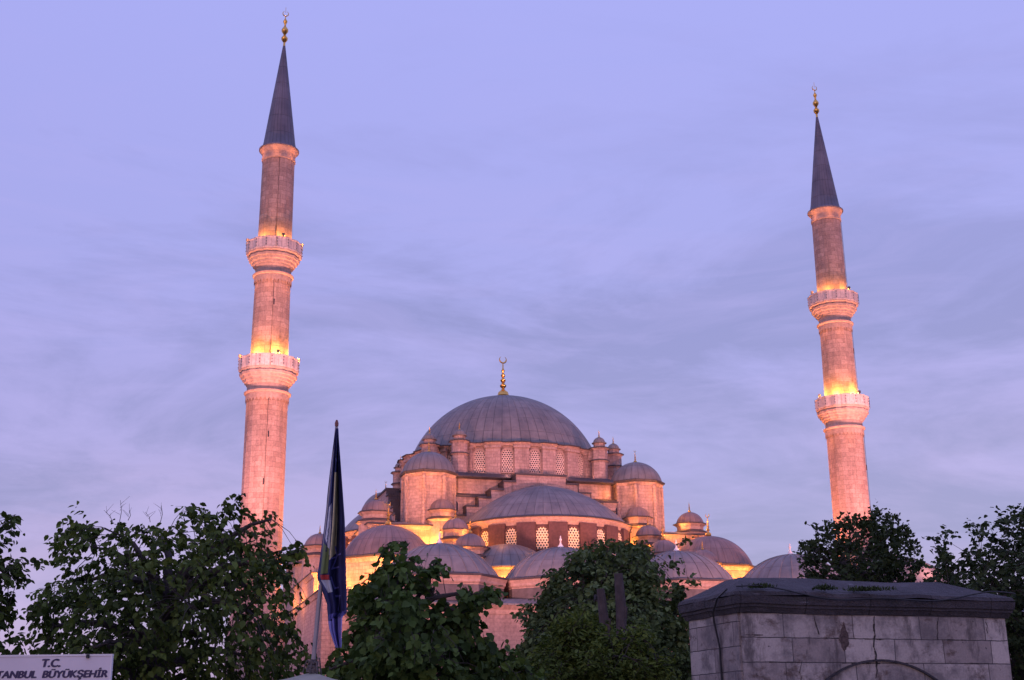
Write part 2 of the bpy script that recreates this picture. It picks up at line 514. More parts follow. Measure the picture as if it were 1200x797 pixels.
# stepped arch walls on the four sides (front and left are seen)
steps = [(3.5, 34.3), (5.2, 33.25), (6.95, 32.1), (8.65, 30.95), (10.3, 29.75), (11.9, 28.5)]
for rot in (0, -90, 90, 180):
    st = MB(); cp_ = MB()
    prev = 0
    for hw, z in steps:
        spans = [(-hw, hw)] if prev == 0 else [(-hw, -prev), (prev, hw)]
        for x0, x1 in spans:
            st.box(x0, x1, -18.1, -15.5, 22, z)
            e0 = .12 if x0 < 0 else -.0; e1 = .12 if x1 > 0 else 0
            xa, xb = x0 - (e0 if x0 == -hw else 0), x1 + (e1 if x1 == hw else 0)
            cp_.prism([(xa, -18.28), (xb, -18.28), (xb, -15.5), (xa, -15.5)], z + .002, z + .24)
            if hw < 11:        # dark strips over the riser faces
                for xr in ([x0] if x0 == -hw else []) + ([x1] if x1 == hw else []):
                    sg = -1 if xr < 0 else 1; q0, q1 = sorted((xr + sg * .004, xr + sg * .07))
                    cp_.box(q0, q1, -18.2, -15.5, z - 1.0, z)
        prev = hw
    o = mo('stepped_arch', st, M['stone']); c = mo('coping', cp_, M['edge'], o)
    o.rotation_euler = (0, 0, R(rot))

# little turrets round the drum, in pairs on the corners
def octa(mb, prof, c, rot=R(22.5), n=8, mi=0):
    mb.lathe(prof, n, c, smooth=False, rot=rot, mi=mi)


def drum_turret(a):
    r = 16.9; c = (r * math.sin(a), -r * math.cos(a))
    mb = MB()
    octa(mb, [(1.12, 33.8), (1.12, 37.5), (1.35, 37.62), (1.35, 37.72), (1.12, 37.85), (1.12, 39.2), (1.42, 39.36), (1.42, 39.48), (.82, 39.6), (.82, 40.2)], c)
    tr = mo('drum_turret', mb, M['stone'])
    mb = MB(); mb.lathe([(.8, 40.15), (1.05, 40.2), (1.05, 40.28), (.86, 40.34)] + cap_profile(.86, .78, 6, 40.34)[1:], 20, c, dome=9); mo('cap', mb, M['lead'], tr)
    for z0, z1, rr in ((37.6, 37.76, 1.42), (39.36, 39.52, 1.5)):
        mb = MB(); octa(mb, [(rr - .3, z0), (rr, z0 + .02), (rr, z1), (rr - .45, z1 + .1)], c); mo('moulding', mb, M['edge'], tr)
    finial('finial', c[0], c[1], 41.0, 1.5, tr, crescent=False)
    # flying buttress back to the drum, with its arched opening
    mb = MB()
    ca, sa = math.cos(a), math.sin(a)
    P = lambda x, rr: (x * ca + rr * sa, x * sa - rr * ca)
    mb.prism([P(-.4, 16.4), P(.4, 16.4), P(.4, 14.3), P(-.4, 14.3)], 38.0, 39.3)
    mb.prism([P(-.4, 14.9), P(.4, 14.9), P(.4, 14.3), P(-.4, 14.3)], 34.3, 37.998)
    mo('buttress', mb, M['stone'], tr)


for q in range(4):
    for d in (-8.2, 8.2):
        drum_turret(R(45 + 90 * q + d) - (R(0)))

# four weight towers
def weight_tower(x, y):
    c = (x, y); mb = MB()
    octa(mb, [(3.45, 22), (3.45, 33.6), (3.75, 34.0), (3.75, 34.12)], c)
    for k in range(8):       # shallow corner pilasters
        a = R(45 * k + 22.5)
        mb.prism(ngon(8, .30, (x + 3.42 * math.sin(a), y - 3.42 * math.cos(a))), 22, 33.7)
    tw = mo('weight_tower', mb, M['stone'])
    mb = MB(); octa(mb, [(3.5, 33.95), (3.95, 34.12), (4.02, 34.36), (3.7, 34.48)], c, mi=1)
    mb.lathe([(3.72, 34.38)] + cap_profile(3.62, 2.95, 12, 34.42), 48, c, dome=22)
    cp2 = mo('dome', mb, [M['lead'], M['edge']], tw)
    finial('finial', x, y, 37.3, 2.0, tw)


for sx in (-1, 1):
    for sy in (-1, 1): weight_tower(sx * 14.75, sy * 15.3)

# half domes on the four sides: the front one and the left one show
def build_semi(rot, cy=-19.0, rr=10.85, zr=26.0, h=5.5, lo=18.5):
    c = (0, cy); d = zr - 26.0
    mb = MB()
    mb.lathe([(rr, lo), (rr, zr + .2)], 96, c, R(-104), R(104))
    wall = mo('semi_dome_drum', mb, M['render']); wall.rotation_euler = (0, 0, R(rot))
    mb = MB()
    mb.lathe([(rr, zr), (rr + .1, zr + .2), (rr + .16, zr + .36), (rr + .42, zr + .62), (rr + .46, zr + .8), (rr + .62, zr + .90)], 96, c, R(-104), R(104))
    mo('cornice', mb, M['trim'], wall)
    mb = MB()
    mb.lathe([(rr + .6, zr + .88), (rr + .72, zr + .9), (rr + .72, zr + 1.03), (rr + .3, zr + 1.2)], 96, c, mi=1)
    cp_ = cap_profile(rr + .2, h * .86, 18, zr + 1.2)
    mb.lathe([(r_, z_ + h * .14 * (1 - r_ / (rr + .2)) ** 1.2) for r_, z_ in cp_[:-1]] + [(0, zr + 1.2 + h)], 96, c, dome=60)
    o = mo('semi_dome', mb, [M['lead'], M['edge']]); o.rotation_euler = (0, 0, R(rot))
    mb = MB()
    for k in range(-5, 5):
        a = R((1.6 if rot == 0 else 4.1) + 20.5 * k + 10.25)
        ca, sa = math.cos(a), math.sin(a)
        P = lambda x, r_: (c[0] + x * ca + r_ * sa, c[1] + x * sa - r_ * ca)
        w_ = 1.28 * rr / 11.55
        mb.prism([P(-w_, rr + .38), P(w_, rr + .38), P(w_, rr - .3), P(-w_, rr - .3)], 22.6 + d, zr + .25)
    mb.lathe([(rr + .55, lo), (rr + .55, 22.4 + d), (rr + .1, 22.65 + d)], 96, c, R(-104), R(104))
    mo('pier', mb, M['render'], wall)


build_semi(0); build_semi(-90, -15.0, 8.8, 27.2, 5.4, 20); build_semi(90, -15.0, 8.8, 27.2, 5.4, 20)
proto2 = make_window('window', 1.62, 2.55, .36, mosque, 'render', 'lattice_lit')
first = True
for k in range(-4, 5):
    o = proto2 if first else copy_tree(proto2, mosque); first = False
    a = R(1.6 + 20.5 * k); o.location = (10.88 * math.sin(a), -19 - 10.88 * math.cos(a), 23.0); o.rotation_euler = (0, 0, a)
for k in range(-3, 4):
    o = copy_tree(proto2, mosque)
    a = R(-90 + 4.1 + 20.5 * k); o.location = (-15 + 8.83 * math.sin(a), -8.83 * math.cos(a), 24.2); o.rotation_euler = (0, 0, a)

# apex finial of the side half dome
finial('finial', -15.0, 0.0, 33.7, 2.2, mosque)

# corner blocks of the prayer hall carrying the weight towers
def block(name, x0, x1, y0, y1, z0, z1, roof=.55, over=.35, mw='stone', mr='lead', par=None):
    mb = MB(); mb.box(x0, x1, y0, y1, z0, z1); o = mo(name, mb, M[mw], par)
    mb = MB()
    mb.prism([(x0 - .1, y0 - .1), (x1 + .1, y0 - .1), (x1 + .1, y1 + .1), (x0 - .1, y1 + .1)], z1 - .5, z1 - .001,
             slope=[(x0 - over, y0 - over), (x1 + over, y0 - over), (x1 + over, y1 + over), (x0 - over, y1 + over)])
    mo('cornice', mb, M['trim'], o)
    mb = MB(); e = over + .12; i = 1.2
    mb.prism([(x0 - e, y0 - e), (x1 + e, y0 - e), (x1 + e, y1 + e), (x0 - e, y1 + e)], z1, z1 + .12, mi=1)
    mb.prism([(x0 - e, y0 - e), (x1 + e, y0 - e), (x1 + e, y1 + e), (x0 - e, y1 + e)], z1 + .12, z1 + roof,
             slope=[(x0 + i, y0 + i), (x1 - i, y0 + i), (x1 - i, y1 - i), (x0 + i, y1 - i)])
    mo('roof', mb, [M[mr], M['edge']], o)
    return o


for sx in (-1, 1):
    for sy in (-1, 1):
        xs = sorted((sx * 12.2, sx * 23.2)); ys = sorted((sy * 10.5, sy * 19.0))
        block('corner_block', xs[0], xs[1], ys[0], ys[1], 12, 26.9)

# prayer hall body
block('hall', -30.5, 30.5, -31.0, 30.5, 0, 17.3, roof=.5, over=.3)
# raised galleries on the flanks
block('gallery', -30.3, -22.5, -21.5, 17.5, 17.2, 20.3, roof=.5)
block('gallery', 22.5, 30.3, -21.5, 17.5, 17.2, 20.3, roof=.5)


def turret(x, y, zr, r, zb, nm='turret', body=1.12, cap='lead_pinklit', fin=1.5):
    """octagonal weight turret: body from zb, waist, cap rim at zr"""
    c = (x, y); mb = MB()
    octa(mb, [(r * body, zb), (r * body, zr - 1.55), (r * body + .3, zr - 1.3), (r * body + .3, zr - 1.2), (r * .93, zr - .95), (r * .93, zr - .35), (r * 1.16, zr - .04)], c)
    tr = mo(nm, mb, M['trim'])
    mb = MB()
    octa(mb, [(r * body + .2, zr - 1.3), (r * body + .42, zr - 1.24), (r * body + .42, zr - 1.10), (r * .95, zr - .82)], c, mi=1)
    octa(mb, [(r * 1.0, zr - .1), (r * 1.22, zr - .02), (r * 1.22, zr + .09), (r * 1.0, zr + .18)], c, mi=1)
    mb.lathe([(r * 1.01, zr + .1)] + cap_profile(r * .98, r * .83, 9, zr + .14), 32, c, dome=max(8, int(r * 7)))
    mo('cap', mb, [M[cap], M['edge']], tr)
    finial('finial', x, y, zr + .1 + r * .83, fin, tr, crescent=False)
    return tr


for sx in (-1, 1):
    turret(sx * 13.6, -18.3, 29.0, 1.75, 20)
    turret(sx * 13.0, -23.2, 25.75, 1.75, 17)
    turret(sx * 12.6, -29.0, 22.75, 2.05, 16.5, fin=2.3)
    turret(sx * 22.0, -16.6, 28.7, 1.95, 19, fin=1.8)
    turret(sx * 28.6, -13.0, 24.6, 2.0, 17)
    turret(sx * 28.6, -4.0, 24.6, 2.0, 17)
    turret(sx * 28.6, 8.0, 24.6, 2.0, 17)
    turret(sx * 13.6, 18.3, 29.0, 1.75, 20)
turret(17.6, -29.8, 21.6, 2.0, 16.5)


# corner domes
def corner_dome(x, y):
    c = (x, y); mb = MB()
    octa(mb, [(6.2, 16), (6.2, 21.05), (6.5, 21.5), (6.5, 21.6)], c)
    dr = mo('corner_dome_drum', mb, M['stone'])
    mb = MB(); octa(mb, [(6.3, 21.5), (6.72, 21.62), (6.72, 21.82), (5.7, 22.1)], c, mi=1)
    mb.lathe([(5.75, 21.95)] + cap_profile(5.62, 4.15, 14, 22.0), 64, c, dome=36)
    d_ = mo('corner_dome', mb, [M['lead_pinklit'], M['edge']])
    finial('finial', x, y, 26.1, 3.3, d_)


for sx in (-1, 1):
    for sy in (-1, 1): corner_dome(sx * 21.6, sy * 23.2)

# exedra half domes either side of the front half dome
for x in (-7.6, 8.2):
    c = (x, -27.4); mb = MB(); mb.lathe([(6.0, 16), (6.0, 19.9), (6.25, 20.15)], 48, c); ex = mo('exedra', mb, M['stone'])
    mb = MB(); mb.lathe([(6.2, 20.1), (6.5, 20.15), (6.5, 20.3), (6.1, 20.45)] + cap_profile(6.1, 3.2, 10, 20.45)[1:], 64, c, dome=34); mo('roof', mb, M['lead'], ex)
mb = MB(); mb.box(-13, 13, -30.9, -20, 17, 18.6); mo('terrace', mb, M['stone'])

# small arched openings beside the right weight tower
mb = MB()
for sx in (-1, 1):
    mb.face([(sx * 11.4 + p[0] * .5, -16.64, 29.3 + p[1] * .45) for p in arch_outline(1.4, 3.0)])
mo('opening', mb, M['void'], lb)

# ------------------------------------------------------------------ portico in front
portico = empty('portico', (DX, DY, 0), YAW)
tag(portico, 'low arcade before the mosque, grey lead domes in a row with white finials', 'arcade')
mb = MB(); mb.box(-27.6, 54, -46.4, -32.2, 0, 14.4)
pw = mb.build('wall', stone('arcade_stone', (.38, .29, .28), (.31, .235, .23), (.20, .15, .15), 1.2, .45, stain=.35), portico)
mb = MB()
for z0, z1, e0, e1 in ((13.5, 13.7, .08, .14), (13.7, 14.0, .14, .14), (14.0, 14.4, .18, .62)):
    mb.prism([(-27.6 - e0, -46.4 - e0), (54 + e0, -46.4 - e0), (54 + e0, -32.2), (-27.6 - e0, -32.2)], z0, z1 - .001,
             slope=[(-27.6 - e1, -46.4 - e1), (54 + e1, -46.4 - e1), (54 + e1, -32.2), (-27.6 - e1, -32.2)])
mb.build('cornice', M['trim'], portico)
mb = MB()
mb.prism([(-28.4, -47.2), (54.8, -47.2), (54.8, -32.1), (-28.4, -32.1)], 14.4, 14.56)
mb.prism([(-28.4, -47.2), (54.8, -47.2), (54.8, -32.1), (-28.4, -32.1)], 14.56, 15.3, slope=[(-26.6, -44.8), (53, -44.8), (53, -33.4), (-26.6, -33.4)])
mb.build('roof', M['lead'], portico)
for x in (-18.85, -4.6, 9.75, 24.6, 39.2):
    c = (x, -39.6); mb = MB()
    octa(mb, [(7.2, 14.9), (7.2, 16.7), (7.35, 16.75)], c)
    d_ = mb.build('dome_drum', M['dull'], portico)
    mb = MB(); octa(mb, [(7.22, 16.6), (7.3, 16.8), (7.42, 16.9), (7.42, 17.15), (7.62, 17.45), (7.62, 17.5)], c); mb.build('cornice', M['trim'], d_)
    mb = MB(); octa(mb, [(7.6, 17.5), (7.82, 17.52), (7.82, 17.70), (6.6, 17.98)], c, mi=1)
    mb.lathe([(6.75, 17.85)] + cap_profile(6.6, 3.75, 14, 17.9), 72, c, dome=26)
    # raised seams of the lead sheets
    cpf = cap_profile(6.6, 3.75, 12, 17.93)
    for k in range(26):
        a = 2 * math.pi * k / 26
        mb.tube([(c[0] + r_ * math.sin(a), c[1] - r_ * math.cos(a), z_) for r_, z_ in cpf[:-1]], .055, 4)
    d2 = mb.build('dome', [M['lead'], M['edge']], portico)
    finial('finial', c[0], c[1], 21.55, 1.55, d2, white=True)

# ------------------------------------------------------------------ minarets
def minaret(side, label):
    u, v = side * 37.9, -32.28
    c, s = math.cos(YAW), math.sin(YAW)
    root = empty('minaret', (DX + u * c - v * s, DY + u * s + v * c, 0), YAW)
    tag(root, label, 'minaret', 'twin minarets of the mosque')
    NS = 16
    # shafts
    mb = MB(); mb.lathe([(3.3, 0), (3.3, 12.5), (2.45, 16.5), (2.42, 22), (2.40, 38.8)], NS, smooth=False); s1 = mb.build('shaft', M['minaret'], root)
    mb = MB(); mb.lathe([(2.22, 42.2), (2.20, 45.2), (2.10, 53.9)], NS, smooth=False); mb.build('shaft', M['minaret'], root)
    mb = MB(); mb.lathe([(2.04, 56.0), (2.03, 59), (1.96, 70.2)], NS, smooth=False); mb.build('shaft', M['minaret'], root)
    def wavy(n, a):
        return lambda j: 1 + a * (1 if j % 4 < 2 else -1) if False else 1 + a * math.cos(2 * math.pi * j / 4)
    for zf, rp, rs, r_in in ((42.3, 3.42, 2.40, 2.2), (56.85, 3.27, 2.12, 2.0)):
        # moulded corbel: ring, neck, swelling bowl
        mb = MB()
        mb.lathe([(rs, zf - 3.6), (rs + .10, zf - 3.0), (rs + .12, zf - 2.95), (rs + .30, zf - 2.85), (rs + .34, zf - 2.7), (rs + .12, zf - 2.58), (rs + .02, zf - 2.5), (rs + .0, zf - 1.85)], 32, smooth=True)
        mb.lathe([(rs, zf - 1.9), (rs + .16, zf - 1.72), (rs + .20, zf - 1.56), (rs + .36, zf - 1.50), (rs + .44, zf - 1.22), (rs + .62, zf - 1.14), (rs + .72, zf - .86), (rs + .86, zf - .80), (rs + .93, zf - .52), (rs + .84, zf - .44), (rs + .84, zf - .32), (rp - .04, zf - .22), (rp, zf - .05)], 64, smooth=False, mod=wavy(64, .022))
        bal = mb.build('balcony', M['trim'], root)
        # scalloped frieze under the ring
        mb = MB()
        for k in range(32):
            a0_, a1_ = 2 * math.pi * k / 32, 2 * math.pi * (k + 1) / 32; am = (a0_ + a1_) / 2
            P = lambda r_, a, z: (r_ * math.sin(a), -r_ * math.cos(a), z)
            r_ = rs + .12
            mb.face([P(r_, a0_, zf - 3.55), P(r_, am, zf - 3.75 - .25), P(r_, a1_, zf - 3.55), P(r_, a1_, zf - 2.95), P(r_, a0_, zf - 2.95)])
        mb.build('frieze', M['trim'], bal)
        # parapet
        mb = MB()
        mb.lathe([(rp - .02, zf - .05), (rp + .02, zf), (rp + .02, zf + 1.2), (rp + .08, zf + 1.22), (rp + .08, zf + 1.36), (rp - .16, zf + 1.38), (rp - .16, zf + .02), (r_in, zf)], 64, smooth=False, mod=wavy(64, .024))
        mb.build('parapet', M['parapet'], bal)
        mb = MB()
        for k in range(16):
            a = 2 * math.pi * k / 16
            for q in (.28, .66, 1.04):
                rr = (rp + .02) * 1.024
                mb.prism([((rr + d) * math.sin(a + e), -(rr + d) * math.cos(a + e)) for d, e in ((.05, -.018), (.05, .018), (-.1, .018), (-.1, -.018))], zf + q - .05, zf + q + .05)
        mb.build('clamp', M['dull'], bal)
        # lamps on the balcony: a housing on the rail, its light thrown on the shaft
        for k, a in enumerate((R(-86), R(86), R(12))):
            rr = rp * 1.0
            hb = MB(); hx, hy = rr * math.sin(a), -rr * math.cos(a)
            hb.prism(ngon(8, .10, (hx, hy)), zf + 1.39, zf + 1.5); hb.prism(ngon(8, .19, (hx, hy)), zf + 1.5, zf + 1.8)
            hb.build('floodlight', M['housing'] if k == 2 else M['trim'], bal)
        for k in range(6):
            a = R(60 * k + 15); rr = rp - .3
            lamp('balcony_lamp', (rr * math.sin(a), -rr * math.cos(a), zf + 1.4), 1150 if zf < 50 else 400, (1, .36, .055), root, .15)
    # added fill lights without fixtures, floating off the corbels and the eave
    for zz, rr, pw_ in ((37.8, 3.9, 75), (52.6, 3.6, 75), (69.7, 2.75, 30)):
        for k in range(6):
            a = R(60 * k + 45)
            lamp('eave_fill', (rr * math.sin(a), -rr * math.cos(a), zz), pw_, (1, .30, .08), root, .1)
    # eave and spire
    mb = MB(); mb.lathe([(1.96, 69.1), (2.06, 69.2), (2.06, 69.5), (1.99, 69.6), (2.0, 70.0), (2.2, 70.35), (2.34, 70.6)], 64, smooth=False, mod=wavy(64, .012)); ev = mb.build('eave', M['trim'], root)
    mb = MB(); mb.lathe([(2.34, 70.58), (2.46, 70.64), (2.46, 70.76), (2.1, 71.0), (1.95, 71.7), (1.02, 78.9), (.16, 85.4), (.0, 85.6)], 32, smooth=False, dome=18, mod=lambda j: 1.0); sp = mb.build('spire', M['spire'], root)
    mb = MB()
    mb.lathe([(.16, 85.2), (.13, 85.9), (.2, 86.0), (.40, 86.3), (.42, 86.55), (.2, 86.9), (.13, 87.0), (.2, 87.15), (.42, 87.5), (.43, 87.75), (.2, 88.15), (.11, 88.3), (.14, 88.6), (.26, 88.85), (.27, 89.0), (.13, 89.25), (.06, 89.4), (.06, 89.7), (0, 89.75)], 16)
    pts = [(.36 * math.cos(-math.pi / 2 + R(-152 + 304 * i / 14)), 0, 90.1 + .36 * math.sin(-math.pi / 2 + R(-152 + 304 * i / 14))) for i in range(15)]
    mb.tube(pts, [.02 + .06 * math.sin(math.pi * i / 14) for i in range(15)], 6)
    mb.tube([(0, 0, 90.2), (0, 0, 91.0)], .028, 5)
    mb.build('finial', M['gold'], root)
    # lightning conductor
    a = R(-16.4 + 14) if side < 0 else R(60)
    mb = MB()
    for r0, z0, r1, z1 in ((2.46, 17, 2.45, 38.7), (2.25, 43.6, 2.15, 53.7), (2.08, 58.1, 2.0, 69.8), (3.55, 42.2, 3.55, 43.8), (3.4, 56.8, 3.4, 58.3)):
        mb.tube([(r0 * math.sin(a), -r0 * math.cos(a), z0), (r1 * math.sin(a), -r1 * math.cos(a), z1)], .026, 5)
    mb.build('lightning_conductor', M['conductor'], root)
    for z, q in ((23, .1), (28.5, -.05), (34, .08), (50, 0.06)):
        mb = MB(); aa = a + q * 1.0; rr = 2.47 if z < 40 else 2.18
        mb.prism([((rr + d) * math.sin(aa + e), -(rr + d) * math.cos(aa + e)) for d, e in ((0, -.03), (0, .03), (-.2, .03), (-.2, -.03))], z, z + .7)
        mb.build('slit_window', M['void'], root)
    return root


minaret(-1, 'tall stone minaret with two lit balconies and grey spire, left of the domes and nearer')
minaret(1, 'tall stone minaret with two lit balconies and grey spire, right of the domes above trees')

# ------------------------------------------------------------------ floodlights of the mosque and added fills (local coordinates of the mosque)
WARM = (1, .30, .045); PINK = (1, .37, .31)


def fl(x, y, z, watts, color=WARM, r=.15, spot=None, aim=None):
    watts *= 3.6 if color == WARM else 1.0
    return lamp('flood_fill_lamp', (x, y, z), watts, color, mosque, r, spot, aim)


# broad floodlights standing in the courtyard
for x, y, z, ax, ay, az, wt in ((-46, -82, 9, -8, -12, 31, 112000), (2, -95, 9, 2, -14, 32, 112000), (48, -82, 9, 10, -12, 31, 112000),
                                (-70, -45, 8, -20, 0, 30, 42000)):
    fl(x, y, z, wt, PINK, 1.2, 54, (ax, ay, az + 4))
# roof floodlight for each minaret, then unseen fills added in front to brighten it
for sx in (-1, 1):
    fl(sx * 27, -28, 18.5, 20000, (1, .30, .16), .3, 75, (sx * 37.9, -32.3, 36))
    fl(sx * 40, -52, 15.8, 52000, (1, .36, .27), .4, 70, (sx * 37.9, -32.3, 43))
    fl(sx * 40, -56, 15.8, 95000, (1, .40, .33), .4, 40, (sx * 37.9, -32.3, 64))
# terrace lamps, plus the added fills marked below
for sx in (-1, 1):
    for q in (-4.5, -1.5, 1.5, 4.5): fl(sx * 21.6 + q, -31.2, 17.9, 620)
    fl(sx * 29.2, -23.3, 17.9, 400); fl(sx * 28.9, -27.0, 18.2, 420)
    for q in (15.6, 19.0, 22.5): fl(sx * q, -20.5, 23.4, 850)
    fl(sx * 11.4, -16.8 - 4, 24.4, 260)
    fl(sx * 14.7, -21.2, 22.8, 200)
    fl(sx * 24.6, -14, 22.6, 380)
    fl(sx * 12.0, -25.4, 23.0, 230); fl(sx * 15.6, -21.6, 23.0, 230); fl(sx * 14.6, -31.2, 18.3, 300); fl(sx * 11.0, -32.0, 18.4, 200)
    fl(sx * 26.5, -8, 21.8, 260); fl(sx * 31.8, -14, 17.9, 80); fl(sx * 31.8, -6, 17.9, 80)  # outer lamps hang in the air past the hall, added for the gallery wall
    for k in range(-2, 3):
        a = R(45 * k + 16); fl(sx * 14.75 + 4.9 * math.sin(a), -15.3 - 4.9 * math.cos(a), 32.5, 34)  # fills added in mid-air to turn the tower eaves orange
        fl(sx * 14.75 + 6.0 * math.sin(a), -15.3 - 6.0 * math.cos(a), 28.3, 40)
    fl(sx * 5.0, -34.0, 17.9, 520); fl(sx * 9.5, -34.4, 17.9, 420)
for k in range(-4, 5):
    a = R(22 * k + 4); fl(13.7 * math.sin(a), -19 - 13.1 * math.cos(a), 24.9, 36)  # fills added in mid-air to light the semi-dome cornice
for k in range(-3, 4):
    a = R(-90 + 25 * k); fl(-15 + 10.8 * math.sin(a), -10.8 * math.cos(a), 23.8, 120)
for k in range(-6, 7):
    a = R(15 * k + 1); fl(16.0 * math.sin(a), -16.0 * math.cos(a), 35.2, 34, PINK)

# ------------------------------------------------------------------ stone fountain house at the right
KO = Vector((3.4279, 20.0, 0)); KD = Vector((4.7534, 1.604, 0)); KL = 4.95; KA = math.atan2(KD.y, KD.x); KW = 1.75
kiosk = empty('fountain_house', KO, KA)
tag(kiosk, 'weathered grey stone fountain house with dark slab roof, at lower right', 'stone building')
# wall blocks: courses with uneven joints, stained
m, t, b = mat('old_ashlar')
ob = t.add('ShaderNodeTexCoord').outputs['Object']; uv = t.add('ShaderNodeTexCoord').outputs['UV']
ofs = t.add('ShaderNodeCombineXYZ', {0: t.math('MULTIPLY', t.noise(uv, 2.5, 3, .6), .035), 1: t.math('MULTIPLY', t.noise(uv, 3.1, 3, .6), .03), 2: 0.0}).outputs[0]
uvd = t.add('ShaderNodeVectorMath', {0: uv, 1: ofs}, operation='ADD').outputs[0]
br = t.add('ShaderNodeTexBrick', {'Vector': uvd, 'Color1': (.52, .46, .42, 1), 'Color2': (.27, .225, .21, 1), 'Mortar': (.045, .04, .04, 1), 'Scale': 1.0,
                                  'Mortar Size': .008, 'Mortar Smooth': .5, 'Bias': -.1, 'Brick Width': .92, 'Row Height': .37}, offset=.37, squash=1.35, squash_frequency=2)
n1_ = t.noise(ob, 1.6, 7, .68)
c = t.mix(t.math('MULTIPLY', t.ramp(n1_, [(.44, (0, 0, 0)), (.60, (1, 1, 1))]), .8), br.outputs[0], (.13, .115, .118))
n2_ = t.noise(t.mapping(ob, (2.2, 2.2, .7), (3, 5, 1)), 1.0, 7, .74)
c = t.mix(t.math('MULTIPLY', t.ramp(n2_, [(.53, (0, 0, 0)), (.63, (1, 1, 1))]), .75), c, (.075, .062, .062))
n3_ = t.noise(t.mapping(ob, (1.4, 1.4, 2.2), (4, 1, 7)), 1.3, 5, .72)
c = t.mix(t.math('MULTIPLY', t.ramp(n3_, [(.56, (0, 0, 0)), (.66, (1, 1, 1))]), .8), c, (.10, .065, .052))
n4_ = t.noise(ob, 9.0, 5, .7)
c = t.mix(t.math('MULTIPLY', t.ramp(n4_, [(.64, (0, 0, 0)), (.70, (1, 1, 1))]), .85), c, (.03, .027, .028))
n5_ = t.noise(ob, 30.0, 3, .7)
c = t.mix(.5, c, t.ramp(n5_, [(.3, (.6, .6, .6)), (.7, (1.1, 1.1, 1.1))]), 'MULTIPLY')
t.l.new(c, b.inputs['Base Color']); b.inputs['Roughness'].default_value = .9
bp = t.add('ShaderNodeBump', {'Strength': .6, 'Distance': .02, 'Height': t.math('ADD', t.math('MULTIPLY', br.outputs[1], -1.6), t.math('ADD', t.math('MULTIPLY', n4_, .6), n1_))})
t.l.new(bp.outputs[0], b.inputs['Normal']); M['ashlar'] = m
m, t, b = mat('roof_slab_stone')
ob = t.add('ShaderNodeTexCoord').outputs['Object']
n1_ = t.noise(ob, 2.0, 7, .7); n2_ = t.noise(t.mapping(ob, (.8, 5, 5)), 2.2, 5, .7)
jn = t.add('ShaderNodeTexBrick', {'Vector': t.mapping(ob, (1, 1, 1)), 'Color1': (1, 1, 1, 1), 'Color2': (.72, .72, .74, 1), 'Mortar': (.25, .25, .25, 1), 'Scale': 1.0, 'Mortar Size': .012, 'Mortar Smooth': .4, 'Brick Width': 1.15, 'Row Height': .9}, offset=.4)
c = t.ramp(n1_, [(.3, (.035, .031, .036)), (.55, (.065, .056, .064)), (.75, (.10, .088, .092))])
c = t.mix(t.math('MULTIPLY', t.ramp(n2_, [(.55, (0, 0, 0)), (.7, (1, 1, 1))]), .6), c, (.045, .048, .035))
c = t.mix(t.math('MULTIPLY', t.ramp(t.noise(t.mapping(ob, (1.2, 9, 9), (3, 0, 0)), 2.0, 3, .6), [(.68, (0, 0, 0)), (.73, (1, 1, 1))]), .8), c, (.26, .25, .27))
t.l.new(c, b.inputs['Base Color']); c = t.mix(.9, c, jn.outputs[0], 'MULTIPLY')
t.l.new(c, b.inputs['Base Color']); b.inputs['Roughness'].default_value = .85
bp = t.add('ShaderNodeBump', {'Strength': 1.0, 'Distance': .09, 'Height': t.math('ADD', n1_, t.math('MULTIPLY', t.noise(ob, 14, 4, .7), .4))}); t.l.new(bp.outputs[0], b.inputs['Normal']); M['slab'] = m

ZW = 3.335
mb = MB(); mb.box(0, KL, 0, KW, 0, ZW)
mb.uv = [[(u_ + .41 * q, v_ + .13 * (q % 2)) for u_, v_ in f_] for q, f_ in enumerate(mb.uv)]
# worn arris at the corners
kw = mb.build('wall', M['ashlar'], kiosk)
import bmesh
bm_ = bmesh.new(); bm_.from_mesh(kw.data)
bmesh.ops.bevel(bm_, geom=[e for e in bm_.edges if abs(e.verts[0].co.z - e.verts[1].co.z) > 1], offset=.035, segments=2, affect='EDGES')
bm_.to_mesh(kw.data); bm_.free()


def rough(o, amp, sc, cuts=0):
    """weathered, uneven stone edges"""
    import bmesh
    bm = bmesh.new(); bm.from_mesh(o.data)
    if cuts:
        long_e = [e for e in bm.edges if e.calc_length() > .5]
        bmesh.ops.subdivide_edges(bm, edges=long_e, cuts=cuts, use_grid_fill=True)
    for v in bm.verts:
        p = v.co * sc
        v.co += Vector((noise.noise(p), noise.noise(p + Vector((9, 3, 1))), noise.noise(p + Vector((2, 8, 5))))) * amp
    bm.to_mesh(o.data); bm.free(); o.data.update()


